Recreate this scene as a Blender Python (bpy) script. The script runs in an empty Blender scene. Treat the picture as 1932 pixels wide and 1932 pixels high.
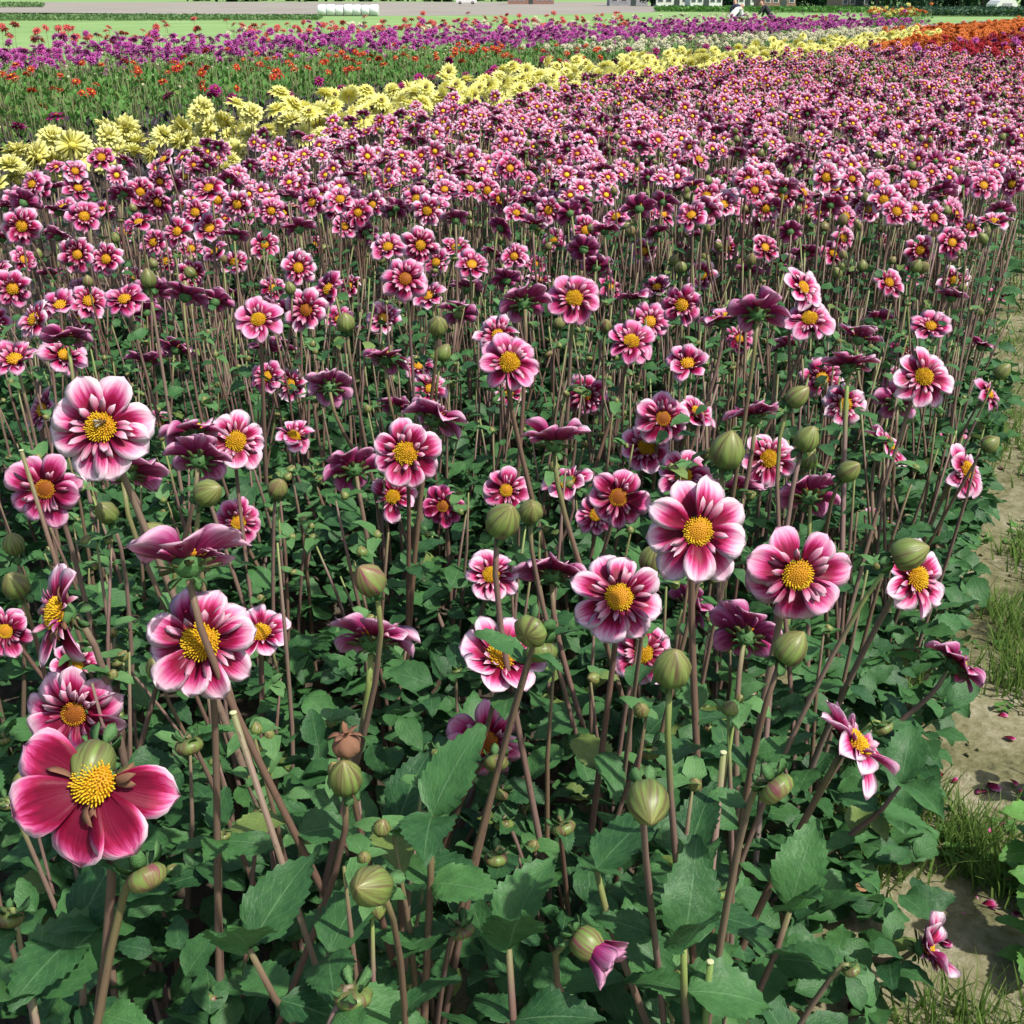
import bpy, math, random
import numpy as np
from mathutils import Vector, Matrix, noise

random.seed(7); rs = np.random.RandomState(7)
S = bpy.context.scene
COL = S.collection
pi = math.pi
R = random.uniform

# ------------------------------------------------------------------ camera, sky, sun, exposure
FOC, CX, EYE = 2100.0, 966.0, 1.6           # focal length and centre in units of a 1932-wide picture
PITCH = math.atan(972/2100)
cam = bpy.data.objects.new('camera', bpy.data.cameras.new('camera')); COL.objects.link(cam)
cam.data.sensor_width = 36; cam.data.lens = 36*FOC/1932
cam.data.clip_start = .05; cam.data.clip_end = 3000
cam.location = (0, 0, EYE); cam.rotation_euler = (pi/2-PITCH, 0, 0)
S.camera = cam
SUN_EL, SUN_AZ = math.radians(56), math.radians(128)     # azimuth clockwise from +Y (camera heading)
w = bpy.data.worlds.new('World'); S.world = w; w.use_nodes = True
nt = w.node_tree; bg = nt.nodes['Background']; sky = nt.nodes.new('ShaderNodeTexSky')
sky.sky_type = 'NISHITA'; sky.sun_disc = False; sky.sun_elevation = SUN_EL; sky.sun_rotation = SUN_AZ
sky.air_density = 1.0; sky.dust_density = 2.5
nt.links.new(sky.outputs[0], bg.inputs[0]); bg.inputs[1].default_value = .125
sl = bpy.data.lights.new('sun', 'SUN'); sl.energy = 4.3; sl.angle = math.radians(1.2); sl.color = (1, .955, .88)
sun = bpy.data.objects.new('sun', sl); COL.objects.link(sun)
sd = Vector((math.sin(SUN_AZ)*math.cos(SUN_EL), math.cos(SUN_AZ)*math.cos(SUN_EL), math.sin(SUN_EL)))
sun.rotation_euler = sd.to_track_quat('Z', 'Y').to_euler(); sun.location = sd*30
S.view_settings.view_transform = 'Standard'; S.view_settings.look = 'None'
S.view_settings.exposure = 0.42; S.view_settings.gamma = 1; S.view_settings.use_curve_mapping = False
S.render.engine = 'CYCLES'
try:
    S.cycles.max_bounces = 4; S.cycles.diffuse_bounces = 2; S.cycles.glossy_bounces = 2
    S.cycles.transmission_bounces = 2; S.cycles.transparent_max_bounces = 4
except Exception: pass

cp, sp_ = math.cos(PITCH), math.sin(PITCH)
def at_depth(x, y, z):                     # picture point and depth -> world
    a, b = (x-CX)/FOC*z, (CX-y)/FOC*z
    return Vector((a, z*cp+b*sp_, EYE-z*sp_+b*cp))
def at_h(x, y, h=0.0):                     # picture point and height above ground -> world
    a, b = (x-CX)/FOC, (CX-y)/FOC
    s = (h-EYE)/(-sp_+b*cp)
    return Vector((a*s, (cp+b*sp_)*s, h))
def project(p):                            # world -> picture x, y, depth
    d = p[1]*cp-(p[2]-EYE)*sp_
    u = p[1]*sp_+(p[2]-EYE)*cp
    return CX+p[0]/d*FOC, CX-u/d*FOC, d
ROW = math.radians(27.1); cr, sr = math.cos(ROW), math.sin(ROW)
def uv2w(u, v, h=0.0):                     # across the rows, along the rows
    u += .1*max(0, v-13)
    return Vector((u*cr+v*sr, -u*sr+v*cr, h))
def w2uv(p):
    u, v = p[0]*cr-p[1]*sr, p[0]*sr+p[1]*cr
    return u-.1*max(0, v-13), v
def edge_u(v): return -.10-.034*v          # right-hand edge of the near bed

# ------------------------------------------------------------------ materials
class G:
    def __init__(s, name):
        s.m = bpy.data.materials.new(name); s.m.use_nodes = True
        s.nt = s.m.node_tree; s.n = s.nt.nodes
        s.p = s.n['Principled BSDF']; s.out = s.n['Material Output']
    def new(s, t, **k):
        n = s.n.new('ShaderNode'+t)
        for a, b in k.items(): setattr(n, a, b)
        return n
    def put(s, sock, v):
        if isinstance(v, (int, float)):
            sock.default_value = v if sock.type != 'RGBA' else (v, v, v, 1)
        elif isinstance(v, tuple): sock.default_value = v if len(v) == len(sock.default_value) else v+(1,)
        else: s.nt.links.new(v, sock)
    def math(s, op, a, b=0, c=None, clamp=False):
        n = s.new('Math', operation=op, use_clamp=clamp)
        s.put(n.inputs[0], a); s.put(n.inputs[1], b)
        if c is not None: s.put(n.inputs[2], c)
        return n.outputs[0]
    def sep(s, v):
        n = s.new('SeparateXYZ'); s.put(n.inputs[0], v); return n.outputs
    def comb(s, a, b, c):
        n = s.new('CombineXYZ')
        for i, q in enumerate((a, b, c)): s.put(n.inputs[i], q)
        return n.outputs[0]
    def noise(s, vec, scale, detail=2, rough=.5):
        n = s.new('TexNoise'); s.put(n.inputs['Vector'], vec)
        n.inputs['Scale'].default_value = scale; n.inputs['Detail'].default_value = detail; n.inputs['Roughness'].default_value = rough
        return n.outputs[0]
    def ramp(s, f, stops):
        n = s.new('ValToRGB'); s.put(n.inputs[0], f)
        e = n.color_ramp.elements
        while len(e) < len(stops): e.new(.5)
        for q, (p, c) in zip(e, stops): q.position = p; q.color = c+(1,)
        return n.outputs[0]
    def mix(s, f, a, b):
        n = s.new('Mix', data_type='RGBA'); s.put(n.inputs[0], f); s.put(n.inputs[6], a); s.put(n.inputs[7], b)
        return n.outputs[2]
    def finish(s, col, rough=.6, bump=None, bstr=.3, bdist=.001, trans=0, spec=.3):
        s.put(s.p.inputs['Base Color'], col); s.put(s.p.inputs['Roughness'], rough)
        s.p.inputs['Specular IOR Level'].default_value = spec
        if bump is not None:
            b = s.new('Bump'); b.inputs['Strength'].default_value = bstr; b.inputs['Distance'].default_value = bdist
            s.put(b.inputs['Height'], bump); s.nt.links.new(b.outputs[0], s.p.inputs['Normal'])
        if trans:
            t = s.new('BsdfTranslucent'); s.put(t.inputs[0], col)
            m = s.new('MixShader'); m.inputs[0].default_value = trans
            s.nt.links.new(s.p.outputs[0], m.inputs[1]); s.nt.links.new(t.outputs[0], m.inputs[2])
            s.nt.links.new(m.outputs[0], s.out.inputs[0])
        return s.m
    def uv(s): return s.sep(s.new('UVMap', uv_map='UVMap').outputs[0])
    def isl(s): return s.new('NewGeometry').outputs['Random Per Island']
    def oc(s): return s.sep(s.new('ObjectInfo').outputs['Color'])
    def rnd(s): return s.new('ObjectInfo').outputs['Random']
    def pos(s): return s.new('NewGeometry').outputs['Position']
    def obj(s): return s.new('TexCoord').outputs['Object']

def petal_mat(name, rampA, rampB, streak, trans=.25, edge=.33):
    g = G(name); u, v, _ = g.uv(); r = g.isl(); o = g.oc(); q = g.rnd()
    e = g.math('ABSOLUTE', g.math('MULTIPLY_ADD', u, 2, -1)); e = g.math('POWER', e, 2.6)
    vec = g.comb(g.math('MULTIPLY', u, 11), g.math('MULTIPLY', v, 1.1), g.math('MULTIPLY_ADD', r, 37, g.math('MULTIPLY', q, 19)))
    n = g.noise(vec, 1, 3, .6)
    f = g.math('MULTIPLY_ADD', e, edge, v)
    f = g.math('MULTIPLY_ADD', g.math('SUBTRACT', n, .5), streak, f)
    f = g.math('ADD', f, g.math('SUBTRACT', o[0], .5))
    f = g.math('MULTIPLY_ADD', g.math('SUBTRACT', r, .5), .10, f)
    c = g.mix(o[1], g.ramp(f, rampA), g.ramp(f, rampB))
    fine = g.noise(g.comb(g.math('MULTIPLY', u, 46), g.math('MULTIPLY', v, 1.5), r), 1, 1)
    c = g.mix(g.math('MULTIPLY', g.math('GREATER_THAN', fine, .64), .16), c, (.33, .03, .12))
    return g.finish(c, .5, fine, .35, .0009, trans, .25)
DEEP = (.17, .004, .028)
M_PT = petal_mat('petal_face',
    [(0, DEEP), (.40, (.19, .003, .028)), (.55, (.36, .007, .062)), (.67, (.66, .075, .26)), (.80, (.83, .40, .57)), (.96, (.89, .71, .80))],
    [(0, DEEP), (.42, (.19, .003, .03)), (.57, (.38, .010, .09)), (.70, (.67, .085, .30)), (1, (.84, .44, .62))], .50, .34, .42)
M_PU = petal_mat('petal_underside',
    [(0, (.16, .05, .04)), (.28, (.33, .014, .10)), (.58, (.48, .055, .22)), (.82, (.64, .25, .45)), (1, (.78, .50, .64))],
    [(0, (.16, .05, .04)), (.28, (.32, .014, .10)), (.6, (.45, .05, .23)), (.85, (.58, .19, .39)), (1, (.66, .32, .50))], .85, .42)
M_COL = petal_mat('collar_petal_face',
    [(0, (.22, .006, .04)), (.40, (.36, .03, .10)), (.62, (.60, .20, .32)), (.88, (.78, .48, .58)), (1, (.84, .62, .70))],
    [(0, (.22, .006, .04)), (.38, (.33, .025, .09)), (.58, (.58, .18, .32)), (.85, (.76, .42, .54)), (1, (.82, .54, .64))], .4, .22, .1)
M_MAG = petal_mat('magenta_petal', [(0, (.10, .002, .03)), (.5, (.34, .008, .16)), (1, (.55, .05, .30))],
                  [(0, (.10, .002, .03)), (.5, (.20, .004, .06)), (1, (.36, .02, .14))], .4)
M_PUR = petal_mat('purple_petal', [(0, (.22, .01, .12)), (.5, (.42, .05, .32)), (1, (.66, .24, .58))],
                  [(0, (.15, .005, .06)), (.5, (.42, .02, .20)), (1, (.58, .10, .36))], .4)
def plain_petal(name, a, b, cc):
    return petal_mat(name, [(0, a), (.55, b), (1, cc)], [(0, a), (.5, b), (1, b)], .3, .38)
M_YEL = plain_petal('yellow_petal', (.80, .70, .08), (.89, .86, .24), (.91, .89, .42))
M_RED = plain_petal('vermilion_petal', (.45, .03, .015), (.68, .07, .035), (.76, .18, .09))
M_COR = plain_petal('coral_petal', (.55, .05, .05), (.72, .14, .12), (.78, .28, .22))
M_WHI = plain_petal('cream_petal', (.66, .62, .30), (.80, .78, .52), (.84, .83, .68))
M_ORA = plain_petal('orange_petal', (.62, .10, .012), (.74, .19, .03), (.78, .30, .08))
M_CRI = plain_petal('crimson_petal', (.16, .004, .008), (.42, .012, .025), (.55, .04, .06))
M_BLU = plain_petal('blush_petal', (.60, .36, .42), (.76, .56, .62), (.82, .70, .72))

def leaf_mat(name, a, b, vein, trans=.2, rough=.5):
    g = G(name); u, v, _ = g.uv(); r = g.isl(); q = g.rnd()
    e = g.math('ABSOLUTE', g.math('SUBTRACT', u, .5))
    mid = g.math('LESS_THAN', e, .018)
    fr = g.math('FRACT', g.math('SUBTRACT', g.math('MULTIPLY', v, 7.5), g.math('MULTIPLY', e, 6)))
    side = g.math('LESS_THAN', g.math('ABSOLUTE', g.math('SUBTRACT', fr, .5)), .06)
    vn = g.math('MAXIMUM', mid, g.math('MULTIPLY', side, .55))
    k = g.math('FRACT', g.math('ADD', r, g.math('MULTIPLY', q, 7.3)))
    n = g.noise(g.comb(g.math('MULTIPLY', u, 5), g.math('MULTIPLY', v, 7), g.math('MULTIPLY', k, 31)), 1, 3)
    f = g.math('ADD', g.math('MULTIPLY', k, .7), g.math('MULTIPLY', g.math('SUBTRACT', n, .35), .8), clamp=True)
    c = g.mix(g.math('MULTIPLY', vn, .45), g.mix(f, a, b), vein)
    c = g.mix(g.math('MULTIPLY', g.math('GREATER_THAN', k, .982), .4), c, (.26, .27, .06))
    ht = g.math('SUBTRACT', g.math('MULTIPLY', g.noise(g.comb(g.math('MULTIPLY', u, 14), g.math('MULTIPLY', v, 18), k), 1, 2), .5), vn)
    return g.finish(c, rough, ht, .8, .003, trans, .3)
M_LEAF = leaf_mat('dahlia_leaf', (.015, .062, .022), (.070, .190, .052), (.13, .25, .11))
M_LEAFL = leaf_mat('bright_leaf', (.07, .20, .04), (.15, .33, .07), (.25, .42, .16), .3)
M_DARKL = leaf_mat('blackish_leaf', (.022, .020, .024), (.055, .045, .052), (.09, .07, .08), .1)
M_GRNL = leaf_mat('row_green_leaf', (.05, .16, .025), (.13, .30, .055), (.2, .36, .1), .3)
M_BRACT = leaf_mat('green_bract', (.06, .17, .045), (.14, .29, .10), (.22, .36, .18), .25)
M_OLIVE = leaf_mat('olive_sepal', (.10, .13, .035), (.20, .20, .09), (.15, .17, .05), .3)

def stem_mat(name, top, mid, low, top_at=.9):
    g = G(name); u, v, _ = g.uv(); r = g.isl(); q = g.rnd()
    k = g.math('FRACT', g.math('ADD', r, g.math('MULTIPLY', q, 5.7)))
    n = g.noise(g.comb(g.math('MULTIPLY', u, 3), g.math('MULTIPLY', v, 40), g.math('MULTIPLY', k, 23)), 1, 4, .7)
    gn = g.noise(g.comb(g.math('MULTIPLY', u, 30), g.math('MULTIPLY', v, 3), g.math('MULTIPLY', k, 23)), 1, 2)
    f = g.math('ADD', v, g.math('MULTIPLY', g.math('SUBTRACT', k, .5), .16))
    c = g.ramp(f, [(.15, low), (.5, mid), (top_at-.06, mid), (min(top_at+.06, 1), top)])
    c = g.mix(g.math('MULTIPLY', g.math('FRACT', g.math('MULTIPLY', k, 7.7)), .75), c, (.115, .055, .038))
    c = g.mix(g.math('MULTIPLY', g.math('FRACT', g.math('MULTIPLY', k, 3.3)), .3), c, (.17, .16, .07))
    c = g.mix(g.math('MULTIPLY', g.math('LESS_THAN', n, .36), .5), c, (.06, .035, .03))
    return g.finish(c, .5, gn, .3, .001, 0, .35)
M_STEM = stem_mat('brown_stem', (.20, .27, .07), (.20, .125, .11), (.26, .19, .175), .95)
M_STEMG = stem_mat('green_stem', (.16, .27, .06), (.13, .22, .055), (.12, .16, .06))
M_STEMD = stem_mat('dark_stem', (.09, .06, .065), (.075, .055, .06), (.07, .05, .055))

def simple(name, a, b=None, scale=60, rough=.6, trans=0, spec=.3, vec='obj', bstr=.4, bdist=.002):
    g = G(name); n = g.noise(g.obj() if vec == 'obj' else g.pos(), scale, 4, .6)
    c = g.mix(g.math('MULTIPLY_ADD', g.math('SUBTRACT', n, .5), 2.2, .5, clamp=True), a, b or tuple(x*.7 for x in a))
    return g.finish(c, rough, n, bstr, bdist, trans, spec)
def floret_mat(name, a, b):
    g = G(name); r = g.isl(); u, v, _ = g.uv()
    return g.finish(g.mix(g.math('MULTIPLY', g.math('ADD', r, v), .5), a, b), .6, None, 0, 0, .15, .2)
M_FY = floret_mat('yellow_floret', (.52, .26, .008), (.82, .56, .03))
M_FO = floret_mat('orange_floret', (.42, .14, .008), (.66, .34, .02))
M_FB = floret_mat('brown_floret', (.15, .035, .008), (.38, .12, .012))
def bud_mat():
    g = G('bud'); u, v, _ = g.uv(); o = g.oc(); q = g.rnd()
    st = g.noise(g.comb(g.math('MULTIPLY', g.math('SINE', g.math('MULTIPLY', u, 6.283)), 2.6), g.math('MULTIPLY', g.math('COSINE', g.math('MULTIPLY', u, 6.283)), 2.6), g.math('MULTIPLY_ADD', v, .8, g.math('MULTIPLY', q, 30))), 1.6, 3)
    c = g.ramp(v, [(0, (.085, .17, .035)), (.45, (.15, .215, .05)), (.8, (.21, .23, .065)), (1, (.26, .23, .08))])
    c = g.mix(g.math('MULTIPLY', g.math('SUBTRACT', st, .42), 4, clamp=True), c, g.mix(o[1], (.10, .065, .035), (.20, .03, .07)))
    c = g.mix(g.math('MULTIPLY', g.math('SUBTRACT', .42, st), 0.8, clamp=True), c, (.20, .27, .09))
    return g.finish(c, .42, st, .25, .001, .05, .35)
M_BUD = bud_mat()
M_DRY = simple('withered_petal', (.30, .17, .09), (.12, .035, .03), 90, .8)
M_CUT = simple('cut_stem_end', (.5, .52, .3), (.36, .38, .2), 200)

# ------------------------------------------------------------------ mesh templates
def T(v, t, uv, m=None):
    v = np.asarray(v, float).reshape(-1, 3); t = np.asarray(t, int).reshape(-1, 3)
    return dict(v=v, t=t, uv=np.asarray(uv, float).reshape(-1, 2), m=np.zeros(len(t), int) if m is None else np.asarray(m, int))
def xf(t, M):
    A = np.array(M); return dict(v=t['v']@A[:3, :3].T+A[:3, 3], t=t['t'], uv=t['uv'], m=t['m'])
def join(lst):
    V, F, U, Mi, k = [], [], [], [], 0
    for t in lst:
        V.append(t['v']); F.append(t['t']+k); U.append(t['uv']); Mi.append(t['m']); k += len(t['v'])
    return dict(v=np.concatenate(V), t=np.concatenate(F), uv=np.concatenate(U), m=np.concatenate(Mi))
def remat(t, f): return dict(v=t['v'], t=t['t'], uv=t['uv'], m=np.array([f[i] for i in t['m']]))
def mesh(name, t, mats, smooth=True):
    me = bpy.data.meshes.new(name); nv, nf = len(t['v']), len(t['t'])
    me.vertices.add(nv); me.vertices.foreach_set('co', t['v'].astype(np.float32).ravel())
    me.loops.add(nf*3); me.loops.foreach_set('vertex_index', t['t'].astype(np.int32).ravel())
    me.polygons.add(nf); me.polygons.foreach_set('loop_start', np.arange(0, nf*3, 3, dtype=np.int32))
    me.polygons.foreach_set('material_index', t['m'].astype(np.int32))
    me.polygons.foreach_set('use_smooth', np.full(nf, smooth))
    ul = me.uv_layers.new(name='UVMap'); ul.data.foreach_set('uv', t['uv'][t['t'].ravel()].astype(np.float32).ravel())
    for m in mats: me.materials.append(m)
    me.update(calc_edges=True); me.validate(); return me
class Mass:                                   # many copies of templates in one mesh
    def __init__(s): s.d = {}
    def add(s, t, M): s.d.setdefault(id(t), (t, []))[1].append(np.array(M))
    def raw(s, t): s.d.setdefault(id(t), (t, []))[1].append(np.eye(4))
    def template(s):
        V, F, U, Mi, k = [], [], [], [], 0
        for t, Ms in s.d.values():
            A = np.array(Ms); n = len(A); nv = len(t['v'])
            v = np.einsum('nij,vj->nvi', A[:, :3, :3], t['v'])+A[:, None, :3, 3]
            V.append(v.reshape(-1, 3)); F.append((t['t'][None]+(np.arange(n)*nv)[:, None, None]).reshape(-1, 3)+k)
            U.append(np.tile(t['uv'], (n, 1))); Mi.append(np.tile(t['m'], n)); k += n*nv
        return dict(v=np.concatenate(V), t=np.concatenate(F), uv=np.concatenate(U), m=np.concatenate(Mi))
    def build(s, name, mats, **k):
        if not s.d: return None
        return add(name, mesh(name, s.template(), mats), **k)
def add(name, me, parent=None, M=None, color=None, label=None, cat=None, group=None, kind=None):
    o = bpy.data.objects.new(name, me); COL.objects.link(o)
    if parent is not None: o.parent = parent
    if M is not None: o.matrix_basis = M
    if color is not None: o.color = color
    if label: o['label'] = label
    if cat: o['category'] = cat
    if group: o['group'] = group
    if kind: o['kind'] = kind
    return o
def TR(p): return Matrix.Translation(p)
def RZ(a): return Matrix.Rotation(a, 4, 'Z')
def RY(a): return Matrix.Rotation(a, 4, 'Y')
def RX(a): return Matrix.Rotation(a, 4, 'X')
def SC(x, y=None, z=None): return Matrix.Diagonal((x, x if y is None else y, x if z is None else z, 1))
def aim(n, spin=0): return Vector(n).to_track_quat('Z', 'Y').to_matrix().to_4x4() @ RZ(spin)

def sheet(P, ns, nt_, thick=0, two=False):
    """grid P[s][t] -> template; thick: closed leaf-like body with a face side (0) and an under side (1)"""
    v, uv, t, m = [], [], [], []
    for i in range(ns):
        for j in range(nt_):
            v.append(P[i][j]); uv.append((j/(nt_-1), i/(ns-1)))
    I = lambda i, j: i*nt_+j
    for i in range(ns-1):
        for j in range(nt_-1):
            a, b, c, d = I(i, j), I(i+1, j), I(i+1, j+1), I(i, j+1)
            t += [(a, b, c), (a, c, d)]; m += [0, 0]
    if thick:
        low = {}
        for i in range(ns):
            for j in range(nt_):
                if 0 < j < nt_-1 and 0 < i < ns-1:
                    q = P[i][j]; low[(i, j)] = len(v); v.append((q[0], q[1], q[2]-thick)); uv.append((j/(nt_-1), i/(ns-1)))
                else: low[(i, j)] = I(i, j)
        for i in range(ns-1):
            for j in range(nt_-1):
                a, b, c, d = low[(i, j)], low[(i+1, j)], low[(i+1, j+1)], low[(i, j+1)]
                for q in ((a, c, b), (a, d, c)): t.append(q); m.append(1)
    return T(v, t, uv, m)
WPROF = ([0, .1, .25, .45, .62, .77, .88, .95, 1], [.20, .34, .60, .88, 1, .95, .72, .40, .03])
WNARR = ([0, .2, .5, .75, .9, 1], [.35, .6, .95, 1, .7, .08])
def petal(ns, nt_, W, rise, curl, cup, seed, prof=WPROF, thick=.02):
    """along +X, length 1, face up +Z"""
    r = random.Random(seed); ph = r.uniform(0, 6); tw = r.uniform(-.35, .35); skew = r.uniform(-.10, .10)
    P = []; x = z = 0.0; ds = 1/(ns-1)
    for i in range(ns):
        s = i/(ns-1); s2 = 1-(1-s)**1.15
        a = rise+(curl-rise)*s
        if i: x += math.cos(a)*ds; z += math.sin(a)*ds
        wd = W*np.interp(s, *prof); row = []
        for j in range(nt_):
            t = j/(nt_-1)*2-1
            zz = z+cup*wd*(t*t)*(1-.35*s)+tw*t*wd*s+.035*math.sin(5*s+3*t+ph)*s*abs(t)
            row.append((x, t*wd*(1-.12*abs(cup)*t*t)+skew*s, zz))
        P.append(row)
    return sheet(P, ns, nt_, thick)
def leaf(ns, seed, W=.30, fold=.35, droop=.5, teeth=.075, nt_=5):
    r = random.Random(seed); ph = r.uniform(0, 6); P = []; x = z = 0; ds = 1/(ns-1)
    for i in range(ns):
        s = i/(ns-1); a = .25-droop*1.5*s
        if i: x += math.cos(a)*ds; z += math.sin(a)*ds
        wd = W*np.interp(s, [0, .06, .2, .38, .6, .8, .93, 1], [.05, .42, .86, 1, .84, .5, .2, .02])
        wd *= 1+(teeth if i % 2 else -teeth*.5)*(0 < i < ns-1); row = []
        for j in range(nt_):
            t = j/(nt_-1)*2-1
            sw = .03 if (i % 2 and abs(t) == 1) else 0
            row.append((x+sw-.05*abs(t)*wd, t*wd, z+fold*wd*abs(t)**1.4+.022*math.sin(15*s+4*t+ph)*abs(t)+.03*math.sin(6*s+ph)*t))
        P.append(row)
    return sheet(P, ns, nt_)
def tube(pts, rad, sides=6):
    v, t, uv = [], [], []; n = len(pts)
    L = [0]
    for i in range(1, n): L.append(L[-1]+(Vector(pts[i])-Vector(pts[i-1])).length)
    for i in range(n):
        a = Vector(pts[min(i+1, n-1)])-Vector(pts[max(i-1, 0)]); q = a.normalized()
        e = q.cross(Vector((0, 1, 0.01))).normalized(); f = q.cross(e)
        for k in range(sides):
            th = 2*pi*k/sides; c = Vector(pts[i])+(e*math.cos(th)+f*math.sin(th))*rad[i]
            v.append(tuple(c)); uv.append((k/sides, L[i]/L[-1]))
    for i in range(n-1):
        for k in range(sides):
            a, b = i*sides+k, i*sides+(k+1) % sides
            t += [(a, b, a+sides), (b, b+sides, a+sides)]
    v.append(tuple(pts[-1])); uv.append((.5, 1)); c = len(v)-1
    for k in range(sides): t.append(((n-1)*sides+k, (n-1)*sides+(k+1) % sides, c))
    return T(v, t, uv)
def revolve(prof, sides, rid=0, nr=5, tw=0):
    v, t, uv = [], [], []
    for i, (r, z) in enumerate(prof):
        for k in range(sides):
            th = 2*pi*k/sides; f = 1+rid*math.cos(nr*(th+tw*z))
            v.append((r*f*math.cos(th), r*f*math.sin(th), z)); uv.append((k/sides, i/(len(prof)-1)))
    for i in range(len(prof)-1):
        for k in range(sides):
            a, b = i*sides+k, i*sides+(k+1) % sides
            t += [(a, b, a+sides), (b, b+sides, a+sides)]
    n = len(prof)-1
    for zi, fl in ((0, 1), (n, 0)):
        c = len(v); v.append((0, 0, prof[zi][1])); uv.append((.5, zi/n))
        for k in range(sides):
            a, b = zi*sides+k, zi*sides+(k+1) % sides
            t.append((b, a, c) if fl else (a, b, c))
    return T(v, t, uv)
def box(x0, x1, y0, y1, z0, z1):
    v = [(x, y, z) for z in (z0, z1) for x, y in ((x0, y0), (x1, y0), (x1, y1), (x0, y1))]
    f = [(0, 2, 1), (0, 3, 2), (4, 5, 6), (4, 6, 7)]
    for k in range(4): a, b = k, (k+1) % 4; f += [(a, b, b+4), (a, b+4, a+4)]
    V = [v[i] for q in f for i in q]
    return T(V, np.arange(36).reshape(-1, 3), [(0, 0)]*36)
def spike(r, h, sides=4):
    v = [(r*math.cos(2*pi*k/sides), r*math.sin(2*pi*k/sides), 0) for k in range(sides)]
    v += [(r*.75*math.cos(2*pi*k/sides), r*.75*math.sin(2*pi*k/sides), h*.8) for k in range(sides)]+[(0, 0, h)]
    t = []
    for k in range(sides):
        a, b = k, (k+1) % sides; t += [(a, b, b+sides), (a, b+sides, a+sides), (a+sides, b+sides, 2*sides)]
    return T(v, t, [(0, 0)]*sides+[(0, .8)]*sides+[(0, 1)])
def disc(kind, n, sides=4):
    """flower eye of radius 1; materials: 0 yellow 1 orange 2 brown"""
    r = random.Random(kind+str(n)); L = [remat(revolve([(.5, -.12), (.92, .0), (.95, .08), (.75, .27), (.4, .42), (.05, .48)], 12), {0: 1 if kind != 'brown' else 2})]
    for i in range(n):
        q = math.sqrt((i+.5)/n); a = i*2.39996
        z = .48-.42*q**2.2; tilt = q*.9
        if kind == 'yellow': m, h, w_ = 0, r.uniform(.22, .38)*(1 if q > .45 else .7), .062
        elif kind == 'orange': m, h, w_ = (0 if q > .62 else 1), (r.uniform(.16, .30) if q > .62 else .10), .06
        else: m, h, w_ = (1 if q > .7 else 2), (.17 if q > .7 else .08), .06
        if sides == 3: w_ *= 1.5
        s = remat(spike(w_, h, sides), {0: m})
        L.append(xf(s, TR((q*.92*math.cos(a), q*.92*math.sin(a), z-.02)) @ RZ(a) @ RY(tilt+r.uniform(-.25, .25)) @ RZ(r.uniform(0, 2))))
    return join(L)
def bez(p0, p1, p2, p3, n):
    o = []
    for i in range(n):
        t = i/(n-1); a = 1-t
        o.append(p0*a**3+p1*3*a*a*t+p2*3*a*t*t+p3*t**3)
    return o

# ------------------------------------------------------------------ ground, path, fields
def flat(name, pts, z, mat, kind='structure'):
    v = [(p[0], p[1], z) for p in pts]
    t = [(0, i, i+1) for i in range(1, len(v)-1)]
    return add(name, mesh(name, T(v, t, [(0, 0)]*len(v)), [mat]), kind=kind)
def ground_mat(name, cols, s1, s2, bstr=.6, bdist=.01, rough=.9):
    g = G(name); p = g.pos()
    a = g.noise(p, s1, 4, .6); b = g.noise(p, s2, 3, .65)
    f = g.math('ADD', g.math('MULTIPLY', a, .65), g.math('MULTIPLY', b, .35))
    k = len(cols); c = g.ramp(f, [(.36+.28*i/(k-1), cols[i]) for i in range(k)])
    return g.finish(c, rough, b, bstr, bdist, 0, .15)
M_GRASSF = ground_mat('meadow_grass', [(.16, .27, .09), (.20, .32, .11), (.24, .36, .14)], .15, 3)
M_SOILB = ground_mat('bed_soil', [(.035, .03, .022), (.07, .055, .04), (.11, .09, .065)], 6, 60)
M_PATH = ground_mat('sandy_soil', [(.045, .045, .025), (.13, .125, .06), (.20, .185, .11), (.31, .285, .20)], 3.2, 45)
M_PLOW = ground_mat('ploughed_soil', [(.22, .20, .17), (.27, .245, .21), (.30, .28, .235)], .08, 1.5)
M_CROP = ground_mat('tall_crop', [(.06, .15, .04), (.10, .21, .06)], .3, 4)
flat('ground', [(-1500, -1500), (1500, -1500), (1500, 1500), (-1500, 1500)], -.012, M_GRASSF)
flat('bed_soil', [tuple(uv2w(u, v))[:2] for u, v in ((.9, -1.5), (.9, 13), (.4, 30), (-1, 52), (-8, 52), (-14, 44), (-24, 26), (-24, -1.5))], -.006, M_SOILB)
gp = lambda x, y: tuple(at_h(x, y))[:2]
flat('ploughed_field', [gp(-900, 22), gp(120, 24), gp(640, 30), gp(1020, 28), gp(1235, 23), gp(1250, 15), gp(1200, 4), gp(-1500, 4)], -.006, M_PLOW)
# path beside the near bed
nu, nv = 46, 230
P = []
for i in range(nv):
    v = .5+14.5*(i/(nv-1))**1.4; row = []
    for j in range(nu):
        u = -.75+1.75*j/(nu-1); q = uv2w(u, v)
        h = .004+.02*max(0, noise.noise(q*5)+.3)+.008*(noise.noise(q*22)+.5)+.004*noise.noise(q*60)
        row.append((q.x, q.y, max(.002, h)))
    P.append(row)
add('path', mesh('path', sheet(P, nv, nu), [M_PATH]), kind='structure')

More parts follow.
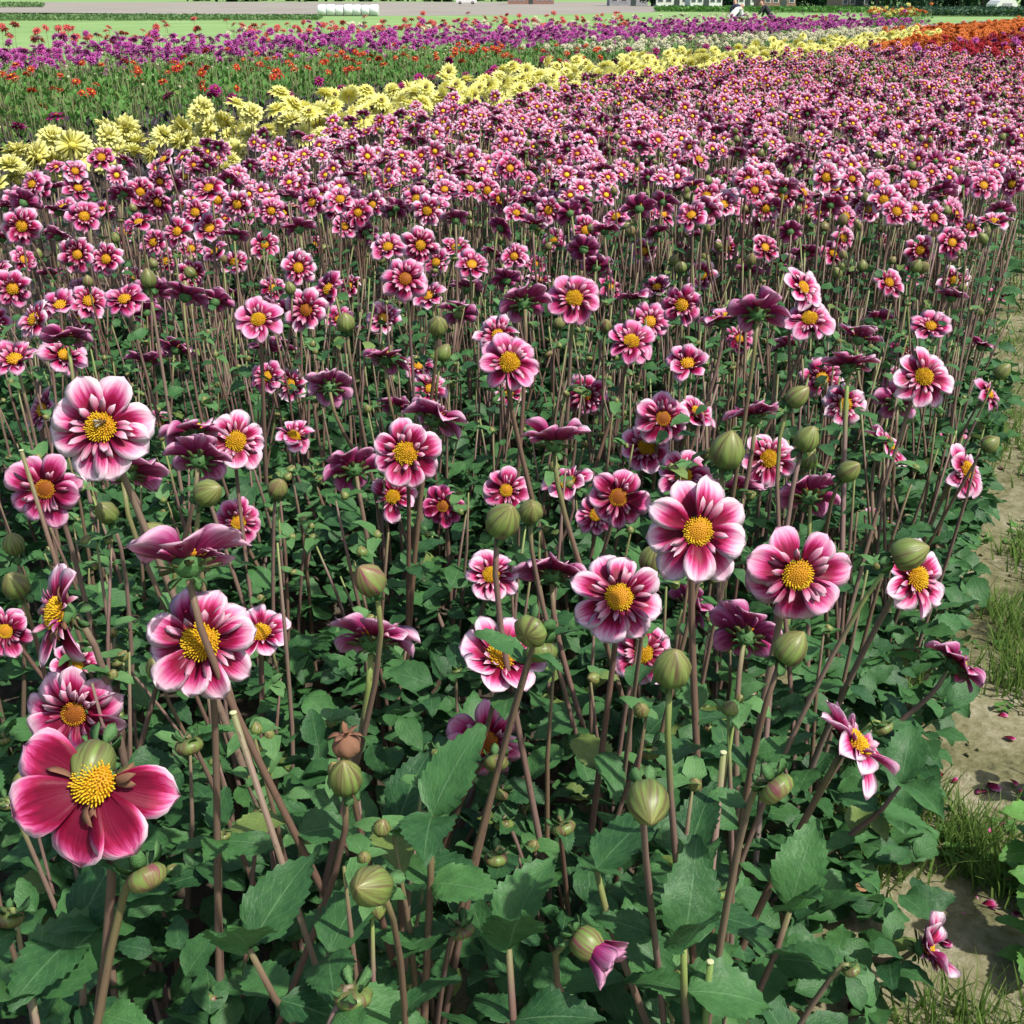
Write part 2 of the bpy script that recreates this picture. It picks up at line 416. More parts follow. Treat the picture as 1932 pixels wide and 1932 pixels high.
# ------------------------------------------------------------------ dahlia pieces
PET0 = [mesh('petal', petal(10, 5, R(.33, .41), R(.1, .55), R(-.6, .15), R(.15, .75), i), [M_PT, M_PU]) for i in range(9)]
PET1 = [mesh('petal', petal(6, 3, R(.32, .38), R(.1, .5), R(-.5, .1), R(.1, .5), 30+i), [M_PT, M_PU]) for i in range(5)]
PCUP = [mesh('petal', petal(9, 5, R(.36, .42), R(.5, .8), R(-.1, .3), R(.5, .8), 60+i), [M_PT, M_PU]) for i in range(3)]
COLL = [mesh('collar_petal', petal(6, 3, R(.15, .22), R(.4, .9), R(-.4, .5), R(.2, .8), 80+i, WNARR, .03), [M_COL, M_PU]) for i in range(6)]
coll_t = [petal(4, 3, R(.18, .24), R(.4, .9), R(-.3, .4), R(.2, .6), 90+i, WNARR, .03) for i in range(3)]
coll_q = [petal(3, 3, .24, .6, .1, .3, 95, WNARR, 0)]
def collar_ring(n, seed, tl):
    r = random.Random(seed); L = []
    for k in range(n):
        a = 2*pi*(k+r.uniform(-.35, .35))/n
        L.append(xf(r.choice(tl), RZ(a) @ TR((.24, 0, .05)) @ RY(-r.uniform(0, .5)) @ SC(r.uniform(.34, .52))))
    return join(L)
CRING = [mesh('collar', collar_ring(15, i, coll_t), [M_COL, M_PU]) for i in range(4)]
MD = [M_FY, M_FO, M_FB]
DISC0 = {k: mesh('flower_disc', disc(k, 150), MD) for k in ('yellow', 'orange', 'brown')}
DISC1 = {k: mesh('flower_disc', disc(k, 46, 3), MD) for k in ('yellow', 'orange', 'brown')}
SEPAL = [mesh('sepal', petal(6, 3, .24, .1, R(-.1, .3), .3, 110+i, WPROF, .04), [M_OLIVE, M_OLIVE]) for i in range(3)]
BRACT = [mesh('bract', petal(6, 3, R(.28, .36), R(-.2, .3), R(-1.3, -.5), .4, 120+i, WPROF, .05), [M_BRACT, M_BRACT]) for i in range(4)]
CALYX = mesh('flower_head', revolve([(.05, -.24), (.13, -.22), (.21, -.14), (.26, -.05), (.27, .02), (.22, .06)], 10, .06, 5), [M_BRACT])
LEAF = [mesh('leaf', leaf(23, i, R(.26, .36), R(.1, .55), R(.2, .9)), [M_LEAF]) for i in range(7)]
LEAFB = [mesh('leaf', leaf(19, 50+i, R(.3, .38), R(.1, .4), R(.2, .7)), [M_LEAFL]) for i in range(3)]
EGG = [(.30, 0), (.62, .06), (.88, .3), (1, .75), (.96, 1.2), (.74, 1.65), (.44, 1.98), (.2, 2.18), (.04, 2.28)]
BUT = [(.3, 0), (.78, .05), (1, .32), (1.02, .55), (.85, .85), (.5, 1.02), (.1, 1.04)]
BUDE = [mesh('bud', revolve(EGG, 20, .045, n, .35), [M_BUD]) for n in (5, 6, 8)]
BUDB = [mesh('bud', revolve(BUT, 20, .05, n, 0), [M_BUD]) for n in (7, 8, 9)]
# small combined blooms for the crowd farther back
def bloom_t(npet, ns, nt_, discn, ncol, seed):
    r = random.Random(seed); L = []
    for k in range(npet):
        a = 2*pi*(k+r.uniform(-.15, .15))/npet; s = r.uniform(.88, 1.05)*.84
        L.append(xf(petal(ns, nt_, r.uniform(.31, .37), r.uniform(.1, .5), r.uniform(-.4, .1), r.uniform(.1, .4), seed*20+k), RZ(a) @ TR((.14, 0, 0)) @ SC(s)))
    if ncol: L.append(remat(collar_ring(ncol, seed, coll_q), {0: 2, 1: 2}))
    L.append(remat(xf(revolve([(1, 0), (.7, .5), (.1, .7)], 7), TR((0, 0, .02)) @ SC(.23, .23, .16)), {0: 3}))
    L.append(remat(xf(revolve([(.1, -.3), (.22, -.15), (.2, 0)], 5), SC(1)), {0: 4}))
    return join(L)
MB = [M_PT, M_PU, M_COL, M_FY, M_BRACT]; MBO = [M_PT, M_PU, M_COL, M_FO, M_BRACT]
BL_A = [bloom_t(8, 4, 3, 0, 8, i) for i in range(5)]
BL_N = [bloom_t(8, 5, 3, 0, 13, 40+i) for i in range(5)]
BL_B = [bloom_t(r_, 3, 3, 0, 0, 20+i) for i, r_ in enumerate((7, 8, 8))]

plants = []                                    # tuber positions of the near bed
for i in range(80):
    for j in range(16):
        v = .45+.27*i; u = -.30-.29*j
        if u < edge_u(v)-.05: plants.append(uv2w(u+R(-.06, .06), v+R(-.08, .08)))
def base_for(p, spread=.13):
    q = Vector((p.x+random.gauss(0, spread*.6), p.y+random.gauss(0, spread*.6), 0))
    b = min(plants, key=lambda a: (a.x-q.x)**2+(a.y-q.y)**2) if p.y < 9 else q
    b = Vector((b.x+R(-.025, .025), b.y+R(-.025, .025), .0))
    u, v = w2uv(b)
    if u > edge_u(v)-.05: b = uv2w(edge_u(v)-R(.05, .12), v)
    return b
def stem_path(base, head, n, neck, k=9):
    d = head-base; L = d.length
    p1 = base+Vector((d.x*R(.1, .3), d.y*R(.1, .3), L*.4))
    p2 = head-(Vector(n)*.55+Vector((0, 0, .75))).normalized()*min(.16, L*.3)
    return bez(base, p1, p2, head-Vector(n)*neck, k)
def put_leaves(root, base, pts, nleaf, lo, hi, ms=LEAF, size=(.06, .105)):
    n = len(pts)-1; a0 = R(0, 6.3)
    for i in range(nleaf):
        t = lo+(hi-lo)*((i//2)+R(-.1, .1))/max(1, (nleaf-1)//2); t = min(max(t, .05), .95)
        k = min(int(t*n), n-1); p = pts[k].lerp(pts[k+1], t*n-k)
        a = a0+(i//2)*1.3+(i % 2)*pi+R(-.3, .3)
        add('leaf', random.choice(ms), root, TR(p-base) @ RZ(a) @ RY(R(-.5, .35)) @ RX(R(-.4, .4)) @ SC(R(*size)))
LAB_GROUP = 'pink and crimson dahlias of the dense bed'
def dahlia(pos, n, rad, lod, npet=8, eye='yellow', pale=.2, shift=.5, label=None, group=None, base=None, miss=(), nleaf=4, dry=False, cup=False, name='dahlia', collar=True):
    n = Vector(n).normalized(); pos = Vector(pos); wild = 2.2 if n.z > .78 and n.y > -.5 else 1.0
    if base is None: base = base_for(pos)
    root = bpy.data.objects.new(name, None); COL.objects.link(root); root.location = base; root.empty_display_size = .02
    root['label'] = label; root['category'] = 'flower'
    if group: root['group'] = group
    pts = stem_path(base, pos, n, .28*rad, 10 if lod == 0 else 6); m = len(pts)
    r1 = R(.0032, .0042)*(1.15 if lod == 0 else 1); r0 = r1*R(1.35, 1.7)
    st = tube([p-base for p in pts], [r0+(r1-r0)*i/(m-1) for i in range(m)], 7 if lod == 0 else 4)
    add('stem', mesh('stem', st, [M_STEM]), root)
    B = TR(pos-base) @ aim(n, R(0, 6.28)) @ SC(rad)
    col = (shift, pale, R(0, 1), 1)
    hd = add('flower_head', CALYX, root, B, col)
    PM = PCUP if cup else (PET0 if lod == 0 else PET1)
    for k in range(npet):
        if k in miss: continue
        a = 2*pi*(k+R(-.20, .20))/npet
        M = RZ(a) @ TR((.15, 0, .035*(k % 2))) @ RX(random.gauss(0, .16)) @ RY(R(-.16, .10)*wild-(.18 if wild > 1 else 0)) @ SC(R(.76, .94)*(1 if npet < 10 else .97), R(.86, 1.10)*(8/npet if npet > 8 else 1), R(.7, 1.5))
        add('petal', random.choice(PM), hd, M, col)
    if lod == 0:
        if collar:
            for k in range(random.choice((15, 18, 20))):
                a = R(0, 6.28) if k % 4 == 0 else 2*pi*k/18
                add('collar_petal', random.choice(COLL), hd, RZ(a) @ TR((.22, 0, .05)) @ RY(-R(-.1, .6)) @ RX(R(-.5, .5)) @ SC(R(.34, .54), R(.30, .46), .4), col)
        for k in range(8 if n.y > -.2 or n.z > .8 else 6):
            add('sepal', random.choice(SEPAL), hd, RZ(2*pi*(k+R(-.1, .1))/8) @ TR((.16, 0, -.10)) @ RY(R(-.12, .02)) @ SC(R(.34, .44)), None)
        for k in range(5):
            add('bract', random.choice(BRACT), hd, RZ(2*pi*(k+R(-.15, .15))/5) @ TR((.12, 0, -.24)) @ RY(R(-.1, .5)) @ SC(R(.24, .32)), None)
        if dry:
            for k in range(7):
                add('withered_petal', DRYP[k % 3], hd, RZ(R(0, 6.28)) @ TR((.25, 0, .05)) @ RY(-R(-.2, .7)) @ RX(R(-1, 1)) @ SC(R(.25, .42)), None)
    elif collar: add('collar', random.choice(CRING), hd, RZ(R(0, 6)), col)
    s = R(.25, .30)*(1.08 if eye == 'yellow' and lod == 0 else 1)
    add('flower_disc', (DISC0 if lod == 0 else DISC1)[eye], hd, TR((0, 0, .085)) @ SC(s, s, s*(1.15 if eye == 'yellow' else .9)), col)
    if nleaf: put_leaves(root, base, pts, nleaf, .22, .56)
    return root
DRYP = [mesh('withered_petal', petal(6, 3, .16, R(.3, .9), R(-1.5, .8), .9, 140+i, WNARR, .03), [M_DRY, M_DRY]) for i in range(3)]
def bud(pos, n, rad, kind, label, group=None, base=None, nleaf=3, tint=0, near=True):
    n = Vector(n).normalized(); pos = Vector(pos)
    if base is None: base = base_for(pos)
    root = bpy.data.objects.new('dahlia_bud', None); COL.objects.link(root); root.location = base; root.empty_display_size = .02
    root['label'] = label; root['category'] = 'bud'
    if group: root['group'] = group
    if kind == 'button':                       # nodding: the stem hooks over at the top
        d = pos-base; L = d.length; top = pos-n*rad*.1
        pts = bez(base, base+Vector((d.x*.3, d.y*.3, L*.5)), top-n*rad*2.2+Vector((0, 0, .01)), top, 10)
    else: pts = stem_path(base, pos, n, .02*rad, 9)
    m = len(pts); r1 = R(.0024, .0032) if rad < .017 else R(.003, .0038); r0 = r1*1.6
    add('stem', mesh('stem', tube([p-base for p in pts], [r0+(r1-r0)*i/(m-1) for i in range(m)], 6 if near else 4), [M_STEM]), root)
    b = add('bud', random.choice(BUDB if kind == 'button' else BUDE), root, TR(pos-base) @ aim(n, R(0, 6)) @ SC(rad, rad, rad*R(.9, 1.1)), (.5, tint, 0, 1))
    for k in range(5):
        add('bract', random.choice(BRACT), b, RZ(2*pi*(k+R(-.15, .15))/5) @ TR((.25, 0, .02)) @ RY(R(.2, .9) if kind == 'egg' else R(-.3, .5)) @ SC(R(.8, 1.2) if kind == 'egg' else R(1.0, 1.5)), None)
    if nleaf: put_leaves(root, base, pts, nleaf, .3, .8 if kind == 'button' else .6, size=(.045, .09))
    return root, b
def vec(r, u, t): return Vector((r, -t, u)).normalized()

# ------------------------------------------------------------------ the blooms one can point at
# picture x, y, width, (right, up, towards), petals, eye, paleness(0 pale rim..1 pink), shift, label, extras
HERO = [
 (193, 808, 205, (.1, .45, .9), 8, 'yellow', .0, .52, 'large pale-rimmed dahlia with a honey bee on its yellow eye', {}),
 (88, 922, 148, (0, .3, .95), 8, 'brown', .7, .46, 'pink-rimmed dahlia with brown eye beside the bloom that carries the bee', {}),
 (238, 890, 158, (.1, .6, -.75), 8, 'yellow', .3, .45, 'dahlia turned to the far fields just below the bloom with the bee', {}),
 (376, 868, 138, (0, .45, -.85), 8, 'yellow', .3, .5, 'dahlia showing its olive sepals and striped purple back above a leaning green bud', {}),
 (362, 818, 130, (-.3, .8, -.6), 8, 'yellow', .2, .5, 'dahlia tilted away, rising behind the one that shows its olive sepals', {}),
 (444, 834, 122, (.35, .45, .8), 8, 'yellow', .0, .5, 'dahlia with fuzzy yellow eye half hidden by two turned-away blooms', {}),
 (450, 985, 96, (.2, .35, .9), 8, 'orange', .6, .45, 'small crimson dahlia with orange eye above the broad edge-on bloom', {}),
 (355, 1062, 240, (-.12, .86, -.66), 8, 'yellow', .1, .5, 'broad dahlia seen edge-on with one petal standing upright', {}),
 (118, 1158, 200, (-.72, .42, .55), 7, 'yellow', .1, .46, 'tattered dahlia with withered brown collar and cone-like yellow eye', dict(miss=(2, 5), dry=True)),
 (12, 1190, 102, (.1, .35, .95), 8, 'orange', .4, .42, 'dahlia with orange eye next to the tattered bloom', {}),
 (142, 1256, 95, (.45, .5, .65), 8, 'yellow', .3, .45, 'half hidden dahlia with yellow eye under the tattered bloom', dict(miss=(0, 1, 2))),
 (142, 1344, 190, (.05, .28, .95), 9, 'brown', .35, .5, 'pink dahlia with dotted brown and gold eye above the five-petalled bloom', {}),
 (182, 1478, 285, (.0, .66, .76), 8, 'yellow', .0, .27, 'wine-red five-petalled dahlia with white rim and dried collar', dict(five=1, dry=True, collar=False)),
 (382, 1212, 230, (.05, .55, .85), 10, 'yellow', .05, .47, 'many-petalled dahlia crossed by a thick leaning stem', {}),
 (492, 1198, 118, (.2, .85, .35), 8, 'yellow', .1, .5, 'dahlia on edge just behind the one crossed by a thick stem', {}),
 (702, 1208, 192, (0.04, .72, -.70), 9, 'yellow', .25, .5, 'red-striped dahlia with upturned petals and green calyx between tall stems', {}),
 (945, 1245, 178, (.12, .95, .30), 8, 'yellow', .1, .5, 'flat open dahlia tilted skywards beside a pair of ribbed round buds', {}),
 (1168, 1128, 184, (-.1, .6, .8), 8, 'orange', .0, .47, 'dahlia with gold-ringed eye beside a slender upright bud', {}),
 (1315, 1002, 208, (0, .42, .9), 9, 'orange', .0, .5, 'big pale dahlia with white-tipped petals beside the seven-petalled pink bloom', {}),
 (1502, 1082, 204, (0, .25, .97), 7, 'orange', .55, .46, 'seven-petalled bright pink dahlia with broad golden eye', {}),
 (1042, 1082, 146, (.05, .70, -.68), 8, 'yellow', .1, .44, 'dark dahlia tilted away on a pale straight stem', {}),
 (926, 1088, 112, (.1, .75, .6), 8, 'yellow', .1, .5, 'dahlia with yellow eye crossed by two slanting stems', {}),
 (1166, 938, 122, (0, .35, .95), 8, 'brown', .5, .43, 'crimson dahlia with half brown, half orange eye', {}),
 (1125, 972, 86, (-.1, .5, .85), 8, 'orange', .5, .5, 'bloom tucked behind the crimson dahlia with half brown eye', {}),
 (836, 955, 84, (-.1, .35, .9), 9, 'brown', 1, .34, 'small very dark crimson dahlia with brown eye', {}),
 (955, 925, 92, (0, .4, .9), 8, 'orange', .5, .47, 'dahlia rising behind a fat pale green bud', {}),
 (1075, 916, 108, (-.45, .85, .1), 8, 'yellow', .2, .47, 'steeply tilted dahlia beside the crimson bloom with half brown eye', {}),
 (1290, 900, 110, (-.1, .6, .75), 8, 'yellow', .2, .46, 'dahlia peeping over the big pale bloom with white tips', {}),
 (1218, 846, 104, (.1, .65, .7), 8, 'yellow', .1, .46, 'dahlia with slender crimson petals below the brown-eyed collared bloom', {}),
 (1250, 790, 108, (.1, .4, .9), 8, 'brown', .3, .47, 'brown-eyed dahlia with thick pale collar', {}),
 (1312, 782, 92, (.5, .75, .3), 8, 'yellow', .2, .48, 'dahlia leaning against the brown-eyed collared bloom', {}),
 (1448, 866, 112, (.1, .45, .9), 8, 'yellow', .1, .47, 'dahlia with orange-yellow eye beside an opening green bud', {}),
 (1424, 786, 118, (0, .88, -.45), 8, 'yellow', .2, .45, 'saucer-like dahlia on edge above an opening green bud', {}),
 (1670, 842, 102, (.6, .65, .2), 8, 'yellow', .2, .46, 'dahlia on edge, leaning towards the path with one pale petal folded', {}),
 (1526, 936, 134, (0, .6, -.8), 8, 'yellow', .3, .42, 'dark dahlia showing green calyx above the seven-petalled pink bloom', {}),
 (1662, 985, 80, (.5, .75, .1), 8, 'yellow', .3, .47, 'small folded dahlia among stems by the path', {}),
 (1722, 1092, 158, (.5, .5, .7), 9, 'yellow', .0, .5, 'pale dahlia leaning over the path behind a large olive bud', {}),
 (1800, 1255, 130, (.80, .50, -.4), 8, 'yellow', .3, .45, 'purple-backed dahlia hanging out over the bare path', {}),
 (1606, 1410, 190, (.72, .68, .05), 9, 'yellow', .05, .52, 'slanting pink dahlia in side view at the edge of the leafy bed', {}),
 (1408, 1200, 156, (.4, .4, -.85), 8, 'yellow', .4, .44, 'dahlia turned away with six olive sepals, beside a pointed bud', {}),
 (1300, 1142, 112, (.65, .3, -.55), 8, 'yellow', .7, .44, 'purple dahlia half hidden behind a green stem', {}),
 (1212, 1232, 124, (.1, .45, .85), 8, 'yellow', .1, .46, 'dahlia partly covered by a fat upright green bud', {}),
 (1818, 888, 112, (.55, .55, .6), 8, 'yellow', .2, .5, 'dahlia with yellow eye leaning over the grassy path edge', {}),
 (1797, 825, 60, (.1, .4, .9), 8, 'brown', .8, .44, 'small brown-eyed dahlia behind the one leaning over the grass', {}),
 (1742, 1790, 135, (.72, .55, .25), 8, 'yellow', .0, .50, 'half-opened dahlia low over the weedy path with bare green cup', dict(miss=(2, 3), cup=True)),
 (918, 1398, 160, (.05, .25, .95), 7, 'brown', 1, .56, 'bright pink dahlia half covered by a big serrated leaf', {}),
 (766, 856, 138, (0, .42, .9), 8, 'yellow', .15, .42, 'dark red dahlia with bright yellow eye crossed by a pale stem', {}),
 (818, 790, 132, (.4, .7, -.6), 8, 'yellow', .1, .5, 'dahlia with folded white-edged petals above the dark red bloom', {}),
 (742, 938, 96, (0, .5, .85), 8, 'yellow', .2, .46, 'dahlia with bare yellow eye below the dark red bloom', dict(miss=(1, 2))),
 (668, 886, 124, (-.35, .45, -.8), 8, 'yellow', .4, .45, 'purple-backed dahlia with star of sepals beside the dark red bloom', {}),
 (1046, 836, 148, (0, .86, -.5), 9, 'yellow', .1, .45, 'pointed-petalled dahlia on edge like a crown', {}),
 (553, 826, 82, (.35, .8, .3), 8, 'yellow', .3, .5, 'narrow pink dahlia with ragged petals beside bare stems', {}),
]
# smaller ones in the middle of the bed: x, y, width, facing code, eye
MID = '''1105 745 86 F b;960 685 122 F y;728 678 98 K y;622 730 104 B y;550 725 72 F y;505 712 76 V y;790 692 66 V o;1740 713 122 F y;1592 763 92 F y;1550 715 86 F o
1692 758 98 B y;1600 692 112 K y;1862 745 78 R y;1512 545 98 R o;1527 605 98 V y;1430 592 122 K y;1362 606 104 U y;1755 618 78 V y;1190 648 98 V y;1226 608 82 F o
1083 565 104 F y;988 572 108 B y;765 527 94 F b;792 463 78 F y;488 606 98 V y;578 585 88 F b;528 585 74 U y;515 545 56 F o;128 640 104 U y;120 672 94 R y
405 570 78 B y;276 590 68 B y;25 545 78 F y;68 605 88 L y;168 570 80 V y;155 602 58 F y;202 490 72 F y;42 427 78 F y;276 686 84 U y;332 660 80 K y
405 678 36 B y;370 402 64 F y;500 463 60 F y;565 432 74 U y;595 462 40 F o;315 495 58 V y;442 497 62 V y;1735 472 62 F y;1662 455 42 F o;1440 420 54 B y
1760 412 62 F y;1830 430 58 V y;1728 512 58 F b;1675 535 68 V y;1325 520 62 F y;1800 530 62 F y;1795 562 72 U y;1215 475 58 F y;1045 455 52 F y;1035 380 54 B y
940 635 92 V y;865 592 84 K y;725 602 74 V o;532 655 62 K y;700 632 70 U y;745 770 80 K y;810 735 74 V y;500 660 70 U y;880 545 70 U y;955 530 70 K y
1125 505 68 K y;1240 545 66 V y;1150 545 62 R y;1655 605 70 U y;1620 640 92 K y;1700 660 60 V y;1395 640 60 F o;1490 655 80 U y;1850 655 60 K y;1560 655 40 V y
640 605 62 V y;660 540 50 F o;440 560 50 K y;590 465 38 B y;690 440 56 K y;860 470 64 V y;930 480 52 K y;1010 500 50 V y;1280 470 52 U y;1370 470 56 V y
1470 500 62 K y;1570 480 60 V y;1610 520 50 K y;1880 560 44 V y;1850 500 40 R y;95 520 56 U y;250 525 50 R y;150 550 60 L y;235 440 50 V y;110 400 62 U y
300 800 68 R y;85 775 90 L y;5 870 46 K y;170 1030 50 U y;1635 1095 60 K y;1690 720 60 F y;1820 640 50 K y;960 745 66 V y;1005 820 50 V b;1390 925 110 U y'''
FACE = {'F': (0, .4, .9), 'V': (.05, .72, .62), 'U': (0, .9, -.42), 'B': (0, .42, -.9), 'K': (.15, .68, -.7), 'R': (.5, .6, .6), 'L': (-.5, .6, .6)}
EYE_ = {'y': 'yellow', 'o': 'orange', 'b': 'brown'}
def grouplab(f, e, pale):
    rim = 'pale-rimmed' if pale < .3 else 'deep pink'
    ey = 'yellow' if e == 'y' else 'orange-brown'
    return {'F': f'{rim} dahlia with {ey} eye facing outwards in the crowded bed', 'V': f'{rim} dahlia with {ey} eye tilted skywards in the crowded bed',
            'U': f'{rim} dahlia held level, showing its rim, in the crowded bed', 'B': f'{rim} dahlia turned away, green calyx showing, in the crowded bed',
            'K': f'{rim} dahlia tipped away, striped underside showing, in the crowded bed', 'R': f'{rim} dahlia with {ey} eye leaning pathwards in the crowded bed',
            'L': f'{rim} dahlia with {ey} eye leaning away from the path'}[f]
placed = []
def jit(v, a): return Vector((v.x+random.gauss(0, a), v.y+random.gauss(0, a), v.z+random.gauss(0, a))).normalized()
for (x, y, px, nn, npet, eye, pale, sh, lab, ex) in HERO:
    D = .14*(.86 if px < 100 else 1); z = FOC*D/px
    p = at_depth(x, y, z)
    if p.z > 1.12: z *= 1.1; p = at_depth(x, y, z)
    while p.z < .17 or (p.z < .5 and x < 1500): z *= .97; p = at_depth(x, y, z)
    kw = dict(ex); five = kw.pop('five', 0)
    rad = px*z/FOC/2
    o = dahlia(p, vec(*nn), rad, 0 if px > 78 else 1, npet if not five else 5, eye, pale, sh, lab, None, nleaf=4, **kw) if not five else None
    if five:                                  # five broad petals on the lower side only
        o = dahlia(p, vec(*nn), rad*1.0, 0, 8, eye, pale, sh, lab, None, nleaf=4, miss=range(8), **kw)
        hd = [c for c in o.children if c.name.startswith('flower_head')][0]
        n_ = vec(*nn); M0 = hd.matrix_basis.to_3x3().normalized()
        for ang in (152, 205, 258, 305, 352):   # directions in the picture, 270 = down
            a = math.radians(ang); dirw = Vector((math.cos(a), 0, 0))+math.sin(a)*Vector((0, n_.z, -n_.y)).normalized()*1.0
            dl = M0.inverted() @ dirw; az = math.atan2(dl.y, dl.x)
            add('petal', random.choice(PET0), hd, RZ(az) @ TR((.14, 0, 0)) @ RX(R(-.1, .1)) @ SC(.98, 1.12, 1), (sh, pale, .5, 1))
    placed.append((x, y, px))
hero1 = at_depth(193, 808, FOC*.14/205)
codes = {}
for it in MID.replace('\n', ';').split(';'):
    x, y, px, f, e = it.split(); x, y, px = float(x), float(y), float(px)
    z = FOC*.138/px; p = at_depth(x, y, z)
    if p.z < .45: z *= .85; p = at_depth(x, y, z)
    lo = 0 if px > 95 else 1; pale = random.choice((0, .15, .4, .7)); lab = grouplab(f, e, pale)
    dahlia(p, jit(vec(*FACE[f]), .14), px*z/FOC/2, lo, random.choice((7, 8, 8, 9)), EYE_[e], pale, R(.44, .56), lab, LAB_GROUP, nleaf=2 if px > 70 else 0)
    placed.append((x, y, px))
n_ind = len(placed)
# the rest of the bed, sampled on the ground
cand = []
for k in range(5900):
    v = R(1.5, 7.2) if k < 1250 else R(7, 20.5); u = R(-4.62, edge_u(v)-.05)
    if v > 15.5+(-u)*1.05+R(-.4, .4): continue
    h = .76+.07*noise.noise(Vector((u*1.3, v*1.3, 0)))+random.gauss(0, .07)
    p = uv2w(u, v, h); X, Y, d = project(p)
    if not (-120 < X < 2080): continue
    px = FOC*.125/d
    if Y > 400 and (Y > 1000 or any((X-a)**2+(Y-b)**2 < ((.30 if Y < 585 else .42)*(c+px))**2 for a, b, c in placed)): continue
    cand.append((d, p, X, Y))
    if Y > 400: placed.append((X, Y, px))
cand.sort(key=lambda c: c[0])
pinkmass, pinkmass2, stemmass = Mass(), Mass(), Mass()
far_stem = tube([(0, 0, 0), (0, 0, .6), (0, 0, 1)], [.005, .004, .0035], 3)
WT = 'FFFVVVVUUKKBRL'
for d, p, X, Y in cand:
    f = random.choice(WT); nrm = jit(vec(*FACE[f]), .22)
    e = 'o' if random.random() < .25 else 'y'
    if n_ind < 330 and -10 < X < 1942:
        pale = random.choice((0, .15, .4, .7)); lab = grouplab(f, e, pale)
        dahlia(p, nrm, R(.058, .07), 1, random.choice((7, 8, 8)), EYE_[e], pale, R(.44, .56), lab, LAB_GROUP, nleaf=0, base=Vector((p.x+R(-.1, .1), p.y+R(-.1, .1), 0)))
        n_ind += 1
    else:
        rad = R(.054, .068)
        (pinkmass if random.random() < .75 else pinkmass2).add(random.choice(BL_N if d < 7 else BL_A if d < 10 else BL_B), TR(p) @ aim(nrm, R(0, 6)) @ SC(rad))
        b = Vector((p.x+R(-.12, .12), p.y+R(-.12, .12), 0)); q = p-b
        if d < 14: stemmass.add(far_stem, TR(b) @ q.to_track_quat('Z', 'Y').to_matrix().to_4x4() @ SC(1, 1, q.length-.02))
pinkmass.build('dahlia_blooms', MB, color=(.58, .15, 0, 1), label='countless small pink dahlias with yellow eyes filling the far part of the bed', cat='flowers', kind='stuff')
pinkmass2.build('dahlia_blooms', MBO, color=(.52, .6, 0, 1), label='scattered darker pink dahlias with orange eyes among the far crowd', cat='flowers', kind='stuff')

